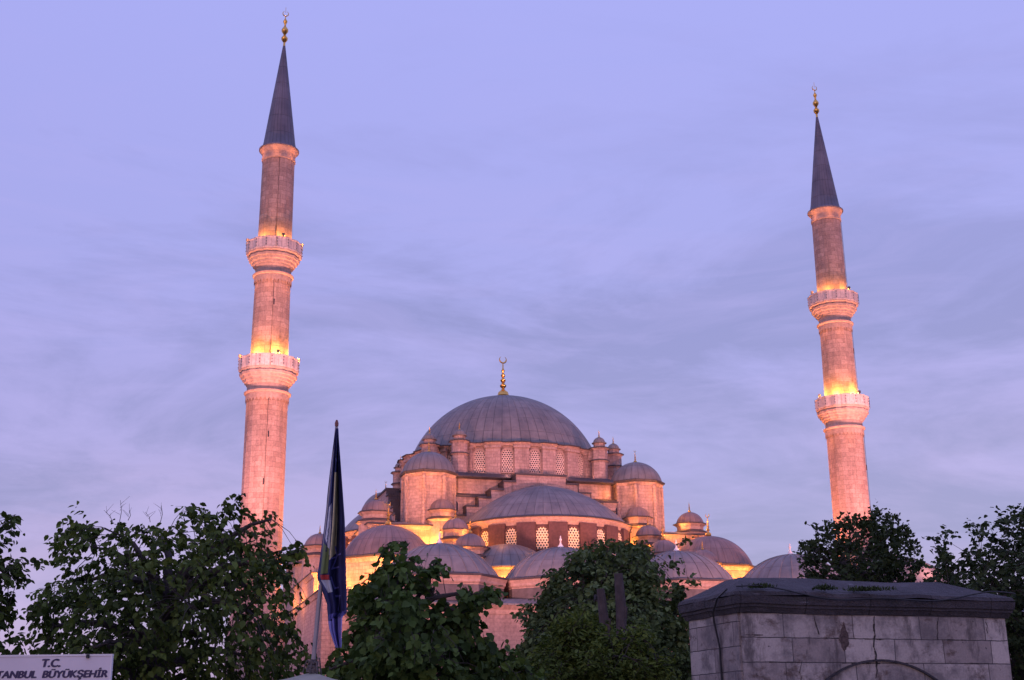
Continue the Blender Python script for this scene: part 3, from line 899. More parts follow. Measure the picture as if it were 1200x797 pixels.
mb = MB()
for z0, z1, e0, e1 in ((ZW - .02, ZW + .06, .02, .06), (ZW + .06, ZW + .11, .075, .075), (ZW + .11, ZW + .235, .10, .115)):
    mb.prism([(-e0, -e0), (KL + e0, -e0), (KL + e0, KW + e0), (-e0, KW + e0)], z0, z1 - .003, slope=[(-e1, -e1), (KL + e1, -e1), (KL + e1, KW + e1), (-e1, KW + e1)])
kc = mb.build('cornice', M['slab'], kiosk); rough(kc, .022, 1.7, 14)
mb = MB(); e1 = .12; zr = ZW + .237
mb.prism([(-e1, -e1), (KL + e1, -e1), (KL + e1, KW + e1), (-e1, KW + e1)], zr, zr + .06, slope=[(-e1 + .03, -e1 + .03), (KL + e1 - .03, -e1 + .03), (KL + e1 - .03, KW + e1 - .03), (-e1 + .03, KW + e1 - .03)])
mb.prism([(-e1 + .03, -e1 + .03), (KL + e1 - .03, -e1 + .03), (KL + e1 - .03, KW + e1 - .03), (-e1 + .03, KW + e1 - .03)], zr + .06, zr + .36,
         slope=[(.42, .62), (KL - .78, .62), (KL - .78, 1.12), (.42, 1.12)])
kr = mb.build('roof', M['slab'], kiosk); rough(kr, .03, 1.4, 16)
# relief arch on the front
AC, AR, AZ = 2.45, 1.80, .80
mb = MB(); N = 40
for i in range(N):
    a0_, a1_ = math.pi * (.12 + .76 * i / N), math.pi * (.12 + .76 * (i + 1) / N)
    q = lambda r_, a: (AC + r_ * math.cos(a), AZ + r_ * math.sin(a) * 1.0)
    A, B_, C_, D_ = q(AR, a0_), q(AR + .032, a0_), q(AR + .032, a1_), q(AR, a1_)
    mb.face([(A[0], -.035, A[1]), (B_[0], -.035, B_[1]), (C_[0], -.035, C_[1]), (D_[0], -.035, D_[1])])
    mb.face([(B_[0], .02, B_[1]), (C_[0], .02, C_[1]), (C_[0], -.035, C_[1]), (B_[0], -.035, B_[1])])
    mb.face([(A[0], -.035, A[1]), (D_[0], -.035, D_[1]), (D_[0], .02, D_[1]), (A[0], .02, A[1])])
mb.build('relief_arch', M['slab'], kiosk)  # dark slab colour stands in for the shadow line along the arch
# cracks and spalled joints, worn into the face
mb = MB()
rnd = random.Random(5)
for x, z, L, wv in ((1.32, 3.3, .34, .02), (2.42, 3.3, 1.0, .028), (3.62, 3.3, .42, .02), (4.55, 3.3, .3, .015), (1.05, 2.6, .5, .012)):
    pts = []; zz = z; xx = x
    while zz > z - L:
        pts.append((xx, zz)); zz -= .06; xx += rnd.uniform(-.022, .024)
    for (xa, za), (xb, zb) in zip(pts, pts[1:]):
        h = wv * rnd.uniform(.25, .8)
        mb.face([(xa - h, -.004, za), (xb - h, -.004, zb), (xb + h * .6, -.004, zb), (xa + h * .6, -.004, za)])
for x, z, L in ((1.5, 2.95, .4), (2.2, 2.94, .35), (.4, 2.58, .6), (1.75, 2.57, .7), (3.75, 2.95, .35), (4.1, 2.58, .4), (.1, 2.98, .3)):
    n_ = 8
    for i in range(n_):
        h0 = .014 * rnd.uniform(.2, 1); xa, xb = x + L * i / n_, x + L * (i + 1) / n_
        mb.face([(xa, -.004, z - h0), (xb, -.004, z - h0 * .7), (xb, -.004, z + h0 * .5), (xa, -.004, z + h0 * .6)])
mb.build('crack', simple('deep_joint', (.035, .03, .03), .95), kiosk)
mb = MB()
rs_ = random.Random(12); pts = []
for i in range(26):
    a = 2 * math.pi * i / 26; v_ = math.sin(a)
    hw_ = .085 * (1 - .75 * max(0, v_)) * rs_.uniform(.75, 1.2)
    pts.append((1.83 + hw_ * math.cos(a) + .015 * v_, -.006, 2.98 + .22 * v_ * rs_.uniform(.92, 1.08)))
mb.face(pts); mb.build('stain', simple('rust_stain', (.085, .058, .052), .9, 0, .6, 22), kiosk)
# cable sagging along the cornice and down the side
cab = MB(); kp = []
for i in range(31):
    x = -.1 + (KL + .2) * i / 30
    z = ZW + .36 - .16 * math.sin(math.pi * min(1, max(0, (x - .2) / 4.4))) + .03 * math.sin(x * 3.1)
    kp.append((x, -.165, z))
cab.tube(kp, .012, 5)
cab.tube([(-.16, .02, ZW + .33), (-.165, .35, ZW + .22), (-.15, .55, ZW + .02), (-.1, .62, ZW - .12), (-.03, .62, ZW - .5), (-.03, .6, ZW - 1.2), (-.03, .66, 1.2), (-.03, .6, 0)], .016, 5)
cab.tube([(-.03, .6, ZW - 1.0), (-.03, .75, ZW - 1.3), (-.03, .85, 1.7), (-.03, .85, .9)], .010, 5)
cb = cab.build('cable', M['cable']); cb.location = KO; cb.rotation_euler = (0, 0, KA)
tag(cb, 'thin black cable sagging along the cornice and down the stone fountain house', 'cable')


# ------------------------------------------------------------------ vegetation
def leaves_mesh(name, pos, dirs, nrm, size, tone, m_, parent, shape=(.55, .62, .42)):
    n = len(pos)
    d = dirs / np.linalg.norm(dirs, axis=1)[:, None]
    nr = nrm - d * np.sum(nrm * d, 1)[:, None]; nr /= np.linalg.norm(nr, axis=1)[:, None] + 1e-9
    s_ = np.cross(d, nr); L = size[:, None]
    w1, w2 = shape[0] * .5, shape[1] * .5
    V = np.empty((n, 6, 3), np.float32)
    V[:, 0] = pos
    V[:, 1] = pos + d * L * .22 + s_ * L * w1 + nr * L * .10
    V[:, 2] = pos + d * L * .58 + s_ * L * w2 + nr * L * .07
    V[:, 3] = pos + d * L - nr * L * .12
    V[:, 4] = pos + d * L * .58 - s_ * L * w2 + nr * L * .07
    V[:, 5] = pos + d * L * .22 - s_ * L * w1 + nr * L * .10
    me = bpy.data.meshes.new(name)
    base_ = (np.arange(n) * 6)[:, None]
    quads = np.concatenate([base_ + np.array([0, 3, 2, 1]), base_ + np.array([0, 5, 4, 3])], 1).reshape(-1)
    me.vertices.add(n * 6); me.vertices.foreach_set('co', V.reshape(-1))
    me.loops.add(len(quads)); me.loops.foreach_set('vertex_index', quads.astype(np.int32))
    me.polygons.add(n * 2); me.polygons.foreach_set('loop_start', np.arange(n * 2, dtype=np.int32) * 4)
    me.polygons.foreach_set('loop_total', np.full(n * 2, 4, np.int32))
    at_ = me.attributes.new('tone', 'FLOAT', 'POINT'); at_.data.foreach_set('value', np.repeat(tone, 6).astype(np.float32))
    me.update(); me.validate()
    me.materials.append(m_)
    o = bpy.data.objects.new(name, me); COL.objects.link(o)
    if parent: o.parent = parent
    return o


def in_poly(x, y, P):
    c = False; j = len(P) - 1
    for i in range(len(P)):
        xi, yi = P[i]; xj, yj = P[j]
        if (yi > y) != (yj > y) and x < (xj - xi) * (y - yi) / (yj - yi) + xi: c = not c
        j = i
    return c


def edge_dist(x, y, P):
    best = 1e9
    for i in range(len(P)):
        ax, ay = P[i]; bx, by = P[(i + 1) % len(P)]
        dx, dy = bx - ax, by - ay; t_ = max(0, min(1, ((x - ax) * dx + (y - ay) * dy) / (dx * dx + dy * dy + 1e-9)))
        best = min(best, math.hypot(x - ax - t_ * dx, y - ay - t_ * dy))
    return best


def tree(name, label, cat, outline, D, thick, nclus, leaf, m_, base_px, seed=1, per=11, spread=2.2, gap=.0, gscale=2.2, droop=.75, trunk_r=.12,
         shape=(.55, .62, .42), group=None, twigs=.3, tips=(), stubs=0, bark='bark', up=.0, rag=10):
    """crown outline measured in the photo (pixels), then given its distance D and depth; everything below is in metres"""
    rg = random.Random(seed); nr_ = np.random.default_rng(seed)
    xs = [p[0] for p in outline]; ys = [p[1] for p in outline]
    cx, cy = base_px
    root_p = at(cx, cy, D); root_p.z = 0
    root = empty(name, root_p); tag(root, label, cat, group)
    C = []; tries = 0
    while len(C) < nclus and tries < nclus * 60:
        tries += 1
        x = rg.uniform(min(xs), max(xs)); y = rg.uniform(min(ys), max(ys))
        wv = Vector((x / 26, y / 26, seed * 3.7))
        if not in_poly(x + noise.noise(wv) * rag, y + noise.noise(wv + Vector((7, 2, 9))) * rag, outline): continue
        ed = edge_dist(x, y, outline)
        if ed < leaf * spread * .25 * F / D: continue
        tk = thick * min(1, .25 + ed / 70)
        Y = D + rg.uniform(-1, 1) * tk
        p = at(x, y, Y)
        if gap > -1:
            q = p * gscale
            nv = noise.noise(q) * .65 + noise.noise(q * 2.3 + Vector((5, 1, 7))) * .35
            if nv < gap - .25 * min(1, ed / 60): continue
        C.append(p)
    for (x, y, k) in tips:
        for _ in range(k): C.append(at(x + rg.gauss(0, 3), y + rg.gauss(0, 3), D + rg.uniform(-.3, .3)))
    Cn = np.array([list(c) for c in C])
    n = len(C)
    # leaves in drooping clusters
    cl = np.repeat(np.arange(n), per); m_n = n * per
    ctr = Cn.mean(0)
    ax = Cn - ctr; ax[:, 2] *= .5; ax /= np.linalg.norm(ax, axis=1)[:, None] + 1e-6
    ax = ax * .7 + nr_.normal(0, .6, (n, 3)); ax[:, 2] += up - droop * .25; ax /= np.linalg.norm(ax, axis=1)[:, None]
    sl = leaf * spread * nr_.uniform(1.0, 2.4, n)                 # length of each spray
    tt = np.tile((np.arange(per) + .5) / per, n)
    tt = np.clip(tt + nr_.normal(0, .06, m_n), 0, 1)
    P0 = Cn - ax * sl[:, None] * .5
    pos = P0[cl] + ax[cl] * (sl[cl] * tt)[:, None]
    pos[:, 2] -= droop * .45 * sl[cl] * tt ** 2                    # the twig bows down
    pos += nr_.normal(0, .22, (m_n, 3)) * leaf * spread * .6
    side = np.cross(ax, np.array([0, 0, 1.0])); side /= np.linalg.norm(side, axis=1)[:, None] + 1e-6
    sg = np.where(np.arange(m_n) % 2 == 0, 1.0, -1.0)
    dirs = ax[cl] * .6 + side[cl] * (sg * .7)[:, None] + nr_.normal(0, .35, (m_n, 3)); dirs[:, 2] += -droop * .9 + up
    nrm = nr_.normal(0, .5, (m_n, 3)); nrm[:, 2] += .6; nrm[:, 1] -= .4
    size = leaf * nr_.uniform(.5, 1.35, m_n) * (1.1 - .35 * tt)
    ct = nr_.random(n) ** 1.5
    tone = np.clip(ct[cl] * .65 + nr_.random(m_n) * .35, 0, 1)
    pos -= np.array(root_p)
    leaves_mesh('crown', pos, dirs, nrm, size, tone, m_, root, shape)
    # trunk, limbs and twigs
    mb = MB()
    zb = min(p.z for p in C); zt = max(p.z for p in C)
    top = Vector((0, 0, zb + (zt - zb) * .45))
    trunk = [Vector((0, 0, -.1)), Vector((rg.uniform(-.1, .1), 0, top.z * .3)), Vector((rg.uniform(-.15, .15), rg.uniform(-.1, .1), top.z * .65)), top]
    mb.tube(trunk, [trunk_r * 1.25, trunk_r, trunk_r * .85, trunk_r * .5], 9)
    nodes = [top, trunk[2]]
    pick = rg.sample(range(n), min(n, 26))
    for i in pick:
        e = C[i] - root_p
        st = min((trunk[2] + (top - trunk[2]) * k / 4 for k in range(5)), key=lambda q_: (q_ - e).length + (0 if q_.z < e.z else 1.0))
        mid = st.lerp(e, .5) + Vector((rg.uniform(-.1, .1), rg.uniform(-.1, .1), .12 * (e - st).length))
        q3 = st.lerp(e, .8) + Vector((0, 0, .08 * (e - st).length))
        mb.tube([st, mid, q3, e], [trunk_r * .42, trunk_r * .26, trunk_r * .16, trunk_r * .07], 6)
        nodes += [mid, q3, e, st.lerp(mid, .5), mid.lerp(q3, .5)]
    ndA = np.array([list(q_) for q_ in nodes])
    for i in range(n):
        if rg.random() > twigs: continue
        e = C[i] - root_p
        dd = np.linalg.norm(ndA - np.array(e), axis=1); j = int(dd.argmin())
        if dd[j] < .02 or dd[j] > 2.5: continue
        s0 = nodes[j]; mid = s0.lerp(e, .5) + Vector((0, 0, .1 * dd[j]))
        mb.tube([s0, mid, e], [leaf * .07, leaf * .05, leaf * .03], 4)
        e0 = Vector(P0[i]) - root_p; e2 = e0 + Vector(ax[i]) * sl[i]; e2.z -= droop * .4 * sl[i]
        mb.tube([e0, e, e2], [leaf * .045, leaf * .035, leaf * .02], 4)
    for (x, y, x2, y2) in (stubs if isinstance(stubs, (list, tuple)) else ()):
        a = at(x, y, D) - root_p; b_ = at(x2, y2, D) - root_p
        mb.tube([a, a.lerp(b_, .5) + Vector((.02, 0, 0)), b_], [.0045, .0035, .002], 4)
        for k in range(4):
            s0 = a.lerp(b_, .35 + .15 * k); mb.tube([s0, s0 + Vector((rg.uniform(-.12, .12), rg.uniform(-.05, .05), rg.uniform(.04, .1)))], [.0025, .0012], 3)
    mb.build('trunk', M[bark], root, weld=False)
    return root


if True:
    tree('linden_tree', 'broad dark linden tree with drooping leaves before the left minaret', 'tree',
         [(22, 810), (30, 745), (20, 715), (40, 690), (62, 668), (58, 628), (75, 605), (98, 598), (112, 612), (122, 632), (140, 604), (152, 612), (158, 616), (172, 606), (196, 612), (208, 606), (214, 590),
          (236, 585), (250, 594), (262, 592), (264, 576), (286, 576), (292, 592), (304, 600), (290, 612), (312, 616), (320, 624), (300, 632), (330, 640), (345, 660), (350, 690), (352, 730), (372, 770), (385, 810)],
         15.0, 1.5, 1350, .085, M['leaf'], (190, 780), 3, per=8, spread=1.7, gap=-.02, gscale=3.4, trunk_r=.17,
         tips=((345, 640, 5), (354, 648, 4), (336, 650, 4), (313, 622, 4), (318, 606, 3)), stubs=[(140, 612, 141, 586), (132, 612, 122, 598), (188, 612, 189, 592), (176, 612, 170, 600), (150, 610, 152, 598)])
    tree('linden_tree', 'dark leafy tree cut by the left edge of the photo', 'tree',
         [(-70, 810), (-75, 600), (-30, 590), (5, 597), (26, 600), (20, 625), (10, 645), (34, 652), (52, 645), (52, 662), (30, 672), (15, 690), (22, 720), (12, 735), (28, 750), (35, 810)],
         13.0, 1.0, 380, .08, M['leaf'], (-40, 790), 5, per=8, spread=1.5, gap=-.03, gscale=3.2, trunk_r=.13)
    tree('broadleaf_tree', 'dark broad leaved tree in front of the arcade, right of the flag', 'tree',
         [(372, 815), (385, 770), (405, 735), (412, 690), (420, 672), (440, 668), (452, 655), (455, 640), (474, 632), (480, 645), (500, 652), (518, 650), (520, 672), (510, 690), (528, 712), (540, 690), (560, 682),
          (582, 690), (580, 708), (556, 722), (570, 740), (585, 752), (600, 765), (622, 778), (645, 788), (655, 815)],
         12.0, 1.1, 760, .078, M['leaf_fig'], (470, 790), 11, per=9, spread=1.6, gap=.03, gscale=3.4, trunk_r=.10, shape=(.75, .8, .5),
         tips=((455, 640, 3), (468, 634, 3), (516, 660, 4), (577, 692, 5), (530, 715, 5), (545, 735, 6), (568, 752, 5), (590, 768, 5), (540, 770, 6), (565, 780, 6), (610, 782, 5)))
    tree('chestnut_tree', 'round dense dark green tree before the central half dome', 'tree',
         [(582, 815), (600, 765), (610, 735), (628, 705), (634, 690), (648, 664), (664, 652), (680, 640), (700, 632), (722, 628), (742, 636), (756, 634), (768, 646), (784, 656), (776, 668), (796, 680), (812, 690), (800, 706),
          (815, 722), (808, 740), (818, 760), (812, 815)],
         32.0, 3.2, 2700, .145, M['leaf_chestnut'], (705, 790), 13, per=11, spread=2.3, rag=26, gap=.03, gscale=1.5, droop=.45, trunk_r=.28,
         tips=((800, 634, 2), (812, 682, 3), (790, 662, 3)))
    tree('young_tree', 'lighter green feathery young tree in front of the round dense tree', 'tree',
         [(612, 815), (618, 775), (640, 752), (650, 728), (672, 716), (688, 708), (700, 728), (712, 735), (722, 745), (738, 738), (752, 728), (764, 736), (758, 756), (780, 768), (792, 790), (800, 815)],
         22.5, 1.6, 1000, .115, M['leaf_light'], (700, 800), 17, per=12, spread=2.6, gap=.0, gscale=2.2, droop=.25, trunk_r=.09, shape=(.3, .34, .3))
    tree('plane_tree', 'dark upright leafy tree behind the stone roof, below the right minaret', 'tree',
         [(925, 760), (932, 690), (940, 668), (936, 640), (948, 628), (954, 610), (966, 618), (984, 606), (1000, 600), (1018, 606), (1026, 590), (1036, 600), (1046, 596), (1056, 612), (1070, 618), (1076, 640), (1084, 662), (1076, 680), (1080, 760)],
         45.0, 3.5, 1300, .17, M['leaf_far'], (1005, 740), 19, per=9, spread=1.8, gap=-.08, gscale=1.3, droop=.15, up=.35, trunk_r=.22, shape=(.6, .6, .4))
    tree('plane_tree', 'large dark tree at the right edge beyond the stone fountain house', 'tree',
         [(1075, 815), (1082, 700), (1088, 672), (1100, 660), (1092, 640), (1086, 628), (1104, 618), (1124, 612), (1128, 622), (1114, 634), (1120, 650), (1132, 644), (1136, 612), (1150, 606), (1164, 610), (1170, 596), (1186, 592),
          (1215, 588), (1290, 600), (1300, 815)],
         34.0, 3.0, 1700, .16, M['leaf_far'], (1195, 790), 23, per=9, spread=1.9, gap=-.08, gscale=1.4, droop=.3, trunk_r=.3)

# two sawn-off trunks among the trees
for (x0, y0, x1, y1, wpx, lab) in ((713, 800, 703, 690, 11, 'shorter grey sawn-off tree trunk standing among green foliage, leaning left'), (731, 800, 724, 672, 12, 'taller grey sawn-off tree trunk standing among green foliage')):
    D_ = 26.6; a = at(x0, y0, D_); b_ = at(x1, y1, D_); d = (b_ - a); k = a.z / d.z; bot = a - d * k
    rt = empty('dead_trunk', bot); tag(rt, lab, 'tree trunk', 'sawn-off trunks among the trees')
    mb = MB(); r_ = wpx / 2 * D_ / F
    L = b_ - bot
    pts = [L * q + Vector((.03 * math.sin(q * 9), .03 * math.cos(q * 7), 0)) for q in (0, .2, .4, .55, .7, .85, 1)]
    mb.tube(pts, [r_ * 1.3, r_ * 1.2, r_ * 1.1, r_ * 1.08, r_, r_ * 1.05, r_ * .85], 10)
    mb.build('stem', M['deadwood'], rt)
    mb = MB(); q = L * .78; mb.tube([q, q + Vector((.09, -.02, .14)), q + Vector((.11, -.03, .36))], [r_ * .5, r_ * .45, r_ * .4], 7); mb.build('limb_stump', M['deadwood'], rt)

# weeds growing on the slab roof
rg = random.Random(3)
kc_, ks_ = math.cos(KA), math.sin(KA)
for (x, lab) in ((.35, 'small weed tuft on the stone roof edge, leftmost of three'), (1.48, 'small weed tuft on the stone roof edge, middle of three'), (2.25, 'wide weed tuft on the stone roof edge, rightmost of three')):
    y, z = -.12, zr + .10
    P = KO + Vector((x * kc_ - y * ks_, x * ks_ + y * kc_, z))
    nL = 170 if x < 2 else 300
    rn = np.random.default_rng(int(x * 100))
    pos = rn.normal(0, 1, (nL, 3)) * np.array([.09 if x < 2 else .16, .05, .02]); pos[:, 2] = np.abs(pos[:, 2])
    dirs = rn.normal(0, .6, (nL, 3)); dirs[:, 2] = np.abs(dirs[:, 2]) + .5
    o = leaves_mesh('weed_tuft', pos, dirs, rn.normal(0, 1, (nL, 3)), rn.uniform(.03, .08, nL), rn.random(nL), M['leaf_far'], None, (.3, .3, .2))
    o.location = P; tag(o, lab, 'weed', 'weeds on the fountain roof')

# ------------------------------------------------------------------ flag on its pole, tied to a stall canopy
FD = 10.0
pole_b = at(366, 786, FD); pole_t = at(394.6, 499, FD)
canopy_c = at(372, 794, FD)
stall = empty('market_stall', (canopy_c.x + .25, canopy_c.y + .6, 0)); tag(stall, 'pale canvas topped stall under the flagpole', 'stall')
cz = pole_b.z - .01
mb = MB()
hw = 1.25; ez = cz - .27; apx = pole_b - Vector((canopy_c.x + .25, canopy_c.y + .6, 0))
A = [(-hw + apx.x, -hw + apx.y), (hw + apx.x, -hw + apx.y), (hw + apx.x, hw + apx.y), (-hw + apx.x, hw + apx.y)]
for i in range(4):
    p, q = A[i], A[(i + 1) % 4]
    for k in range(8):
        f0, f1 = k / 8, (k + 1) / 8
        def rp_(e, f): return (apx.x + (e[0] - apx.x) * f, apx.y + (e[1] - apx.y) * f, cz - (cz - ez) * (f ** .8))
        for j in range(8):
            g0, g1 = j / 8, (j + 1) / 8
            e0 = (p[0] + (q[0] - p[0]) * g0, p[1] + (q[1] - p[1]) * g0); e1_ = (p[0] + (q[0] - p[0]) * g1, p[1] + (q[1] - p[1]) * g1)
            mb.face([rp_(e0, f0), rp_(e0, f1), rp_(e1_, f1), rp_(e1_, f0)] if k else [rp_(e0, f0), rp_(e0, f1), rp_(e1_, f1)], None, True)
    mb.face([(*p, ez), (*p, ez - .22), (*q, ez - .22), (*q, ez)])
mb.build('canopy', simple('canvas', (.30, .29, .22), .85, 0, .2, 5), stall)
for p in A:
    mb = MB(); mb.tube([(p[0] * .98, p[1] * .98, 0), (p[0] * .98, p[1] * .98, ez)], .025, 8); mb.build('post', M['dull'], stall)

fp = empty('flagpole', pole_b); tag(fp, 'thin leaning grey pole bound with tape, carrying the dark blue flag', 'flagpole')
L = pole_t - pole_b
mb = MB(); mb.tube([L * -.02, L * .3, L * .995], [.017, .016, .012], 10); mb.build('pole', simple('pole_metal', (.30, .27, .28), .45, .3, .2, 8), fp)
mb = MB(); mb.lathe([(0, 0), (.014, .005), (.016, .03), (.008, .055), (0, .06)], 10); mb.build('pole_tip', simple('pole_tip', (.20, .06, .05), .5), fp, loc=L * .995)
mb = MB()
rg = random.Random(8)
for k in range(11):
    a = rg.uniform(0, 6.28); z = rg.uniform(-.05, .08); r_ = rg.uniform(.02, .04) - max(0, z) * .15
    pts = [L * (z / L.length) + Vector((r_ * math.cos(a + i * .5), r_ * math.sin(a + i * .5), rg.uniform(-.01, .01))) for i in range(14)]
    mb.tube(pts, .012, 5)
for k in range(6):
    a = rg.uniform(0, 6.28); mb.tube([L * .04, L * .03 + Vector((.06 * math.cos(a), .04 * math.sin(a), rg.uniform(-.02, .05))), Vector((.085 * math.cos(a), .06 * math.sin(a), rg.uniform(-.06, .03)))], .006, 5)
mb.build('binding', simple('binding_tape', (.10, .085, .085), .8, 0, .5, 20), fp)

# the cloth: left and right hems measured, folded in depth
LE = [(0, 394), (.06, 391.5), (.22, 386.5), (.46, 379.5), (.63, 373.5), (.68, 371.5), (.745, 378), (.80, 383), (.86, 384), (.92, 386), (1.0, 393)]
RE = [(0, 396), (.05, 396.6), (.20, 399.5), (.42, 403.5), (.84, 406.2), (.86, 401), (1.0, 400)]
def lerp(T, t_):
    for (a, xa), (b_, xb) in zip(T, T[1:]):
        if t_ <= b_: return xa + (xb - xa) * (t_ - a) / (b_ - a)
    return T[-1][1]
def SF(s_, t_, off=0.0):
    x0, x1 = lerp(LE, t_), lerp(RE, t_)
    y = 502 + t_ * 257
    fold = .045 * math.sin(s_ * 9.0 + 1.2 + t_ * 1.4) * min(1, t_ * 3 + .1) + .022 * math.sin(s_ * 21 + t_ * 3)
    return at(x0 + (x1 - x0) * s_, y - (1 - s_) * 0 , FD - .05 + fold * 1.6 - off) - pole_b
flag = empty('flag', pole_b); tag(flag, 'dark navy flag hanging limp in folds with a white and green emblem', 'flag')
mb = MB(); NSs, NTt = 40, 90
for i in range(NSs):
    for j in range(NTt):
        q = [(i / NSs, (j + 1) / NTt), ((i + 1) / NSs, (j + 1) / NTt), ((i + 1) / NSs, j / NTt), (i / NSs, j / NTt)]
        mb.face([SF(*a) for a in q], [a for a in q], True, 1 if (j / NTt > .845 + .03 * (1 - i / NSs)) else 0)
navy = simple('navy_cloth', (.020, .023, .105), .8, 0, .35, 9); lav = simple('pale_blue_cloth', (.25, .24, .58), .8, 0, .2, 9)
fc = mb.build('cloth', [navy, lav], flag)
sol = fc.modifiers.new('thick', 'SOLIDIFY'); sol.thickness = .004; sol.offset = -1


def patch(name, poly, c, off=.008, nn=10):
    """emblem piece printed on the cloth: (s,t) quad strip following the folds"""
    mb = MB(); (a, b_, c_, d) = poly
    for i in range(nn):
        for j in range(nn):
            def P(f, g_):
                s_ = (a[0] * (1 - f) + b_[0] * f) * (1 - g_) + (d[0] * (1 - f) + c_[0] * f) * g_
                t_ = (a[1] * (1 - f) + b_[1] * f) * (1 - g_) + (d[1] * (1 - f) + c_[1] * f) * g_
                return SF(s_, t_, off)
            mb.face([P(i / nn, (j + 1) / nn), P((i + 1) / nn, (j + 1) / nn), P((i + 1) / nn, j / nn), P(i / nn, j / nn)], None, True)
    return mb.build(name, simple(name + '_print', c, .8, 0, .2, 9), flag)


patch('gold_stripe', [(.42, .20), (.66, .20), (.62, .57), (.38, .60)], (.62, .52, .26))
patch('white_arc', [(.16, .36), (.30, .34), (.36, .58), (.12, .50)], (.60, .60, .66), .006)
patch('green_field', [(.06, .52), (.34, .55), (.36, .66), (.10, .665)], (.13, .17, .06), .007)
patch('red_band', [(.10, .668), (.42, .668), (.42, .69), (.12, .69)], (.36, .03, .03))
patch('white_band', [(.10, .692), (.44, .692), (.44, .745), (.22, .75)], (.40, .41, .46))
patch('blue_stripe', [(.03, .85), (.97, .83), (.97, .855), (.03, .875)], (.10, .10, .34), .007)
# writing on the cloth, caught in the folds
def cloth_text(s, size, t0, s0, ds, dt, rot=0.0, c=(.10, .11, .30)):
    cu = bpy.data.curves.new('txt', 'FONT'); cu.body = s; cu.size = 1.0
    o = bpy.data.objects.new('txt', cu); COL.objects.link(o)
    dg = bpy.context.evaluated_depsgraph_get(); me = bpy.data.meshes.new_from_object(o.evaluated_get(dg))
    import bmesh
    bm = bmesh.new(); bm.from_mesh(me)
    bmesh.ops.triangulate(bm, faces=bm.faces[:])
    for _ in range(2): bmesh.ops.subdivide_edges(bm, edges=[e for e in bm.edges if e.calc_length() > .15], cuts=1); bmesh.ops.triangulate(bm, faces=bm.faces[:])
    for v in bm.verts:
        x, y = v.co.x, v.co.y
        x, y = x * math.cos(rot) - y * math.sin(rot), x * math.sin(rot) + y * math.cos(rot)
        v.co = SF(min(.99, max(.01, s0 + x * ds)), t0 - y * dt, .009)
    bm.to_mesh(me); bm.free()
    bpy.data.objects.remove(o); bpy.data.curves.remove(cu)
    me.name = 'lettering'; me.materials.append(c)
    r_ = bpy.data.objects.new('lettering', me); COL.objects.link(r_); r_.parent = flag


inkb = simple('blue_print', (.17, .17, .50), .8, 0, .2, 9); inkd = simple('dark_print', (.03, .03, .10), .8, 0, .2, 9)
cloth_text('7', 1, .835, .48, .55, .11, 0, inkb)
cloth_text('L', 1, .735, .48, .5, .085, .15, inkb)
cloth_text('Z', 1, .645, .46, .5, .08, .2, inkb)
cloth_text('L', 1, .585, .62, .45, .07, .3, inkb)
cloth_text('Y', 1, .17, .5, .4, .05, .3, inkb)
cloth_text('BAKA', 1, .565, .255, .10, .045, math.pi / 2, inkd)

# ------------------------------------------------------------------ municipal sign at the lower left
SD = 9.0
s_tr = at(130.5, 769, SD); s_tl = at(-28, 771, SD)
sw = (s_tr - s_tl).length; ang = math.atan2(s_tr.z - s_tl.z, s_tr.x - s_tl.x)
sign = empty('sign_board', (s_tl.x + sw / 2, SD, 0)); tag(sign, 'white municipal sign board with dark blue Turkish lettering', 'sign')
H = .52; zt_ = s_tr.z
mb = MB(); mb.prism([(-sw / 2, -.012), (sw / 2, -.012), (sw / 2, .012), (-sw / 2, .012)], zt_ - H, zt_)
bd = mb.build('board', simple('white_enamel', (.64, .60, .65), .5, 0, .06, 4), sign)
mb = MB()
for x0, x1, z0, z1 in ((-sw / 2 - .012, sw / 2 + .012, zt_ + .001, zt_ + .014), (-sw / 2 - .012, sw / 2 + .012, zt_ - H - .014, zt_ - H - .001)): mb.box(x0, x1, -.016, .016, z0, z1)
for x in (-sw / 2 - .007, sw / 2 + .006): mb.box(x - .005, x + .005, -.015, .015, zt_ - H, zt_)
mb.build('frame', M['whitecap'], sign)
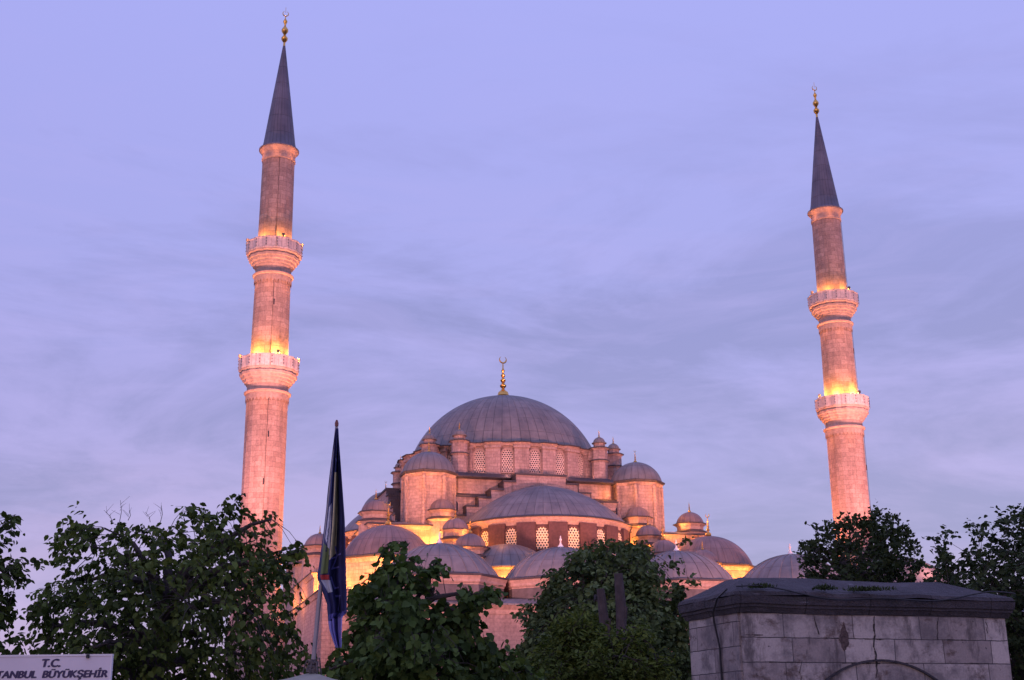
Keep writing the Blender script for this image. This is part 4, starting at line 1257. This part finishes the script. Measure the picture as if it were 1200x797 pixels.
mb = MB(); bx = at(104, 769, SD).x - (s_tl.x + sw / 2); mb.prism(ngon(8, .012, (bx, -.02)), zt_ - .012, zt_ + .012); mb.build('bolt', M['cable'], sign)
for x in (-sw / 2 + .12, sw / 2 - .12):
    mb = MB(); mb.tube([(x, .05, 0), (x, .05, zt_ - .05)], .025, 8); mb.build('post', M['dull'], sign)
ink = simple('navy_paint', (.012, .010, .075), .5, 0, .1, 4)


def sign_text(s, px, py, wpx, hcap):
    cu = bpy.data.curves.new('txt', 'FONT'); cu.body = s; cu.size = 1; cu.align_x = 'CENTER'; cu.shear = .16; cu.extrude = .0; cu.space_character = .98
    o = bpy.data.objects.new('txt', cu); COL.objects.link(o)
    dg = bpy.context.evaluated_depsgraph_get(); me = bpy.data.meshes.new_from_object(o.evaluated_get(dg))
    bpy.data.objects.remove(o); bpy.data.curves.remove(cu)
    co = np.empty(len(me.vertices) * 3, np.float32); me.vertices.foreach_get('co', co); co = co.reshape(-1, 3)
    wx = co[:, 0].max() - co[:, 0].min(); xm = (co[:, 0].max() + co[:, 0].min()) / 2
    cpos = at(px, py, SD); kx = wpx * SD / F * .99 / wx; kz = hcap * SD / F / .70
    polys = [list(p.vertices) for p in me.polygons]; nv = len(co); V = []; Fc = []
    for q, (dx, dz) in enumerate(((0, 0), (.065, 0), (-.065, 0), (.03, .035), (-.03, -.035))):
        new = np.stack([(co[:, 0] - xm + dx) * kx + cpos.x - (s_tl.x + sw / 2), np.full(nv, -.0135 - .0003 * q), (co[:, 1] + dz) * kz + cpos.z], 1)
        V += new.tolist(); Fc += [[k + nv * q for k in p] for p in polys]
    me = bpy.data.meshes.new('lettering'); me.from_pydata(V, [], Fc); me.update(); me.materials.append(ink)
    r_ = bpy.data.objects.new('lettering', me); COL.objects.link(r_); r_.parent = sign


sign_text('T.C.', 60.5, 781.6, 20.5, 8.6)
sign_text('\u0130STANBUL  B\u00dcY\u00dcK\u015eEH\u0130R', 55.5, 794.3, 138, 7.7)
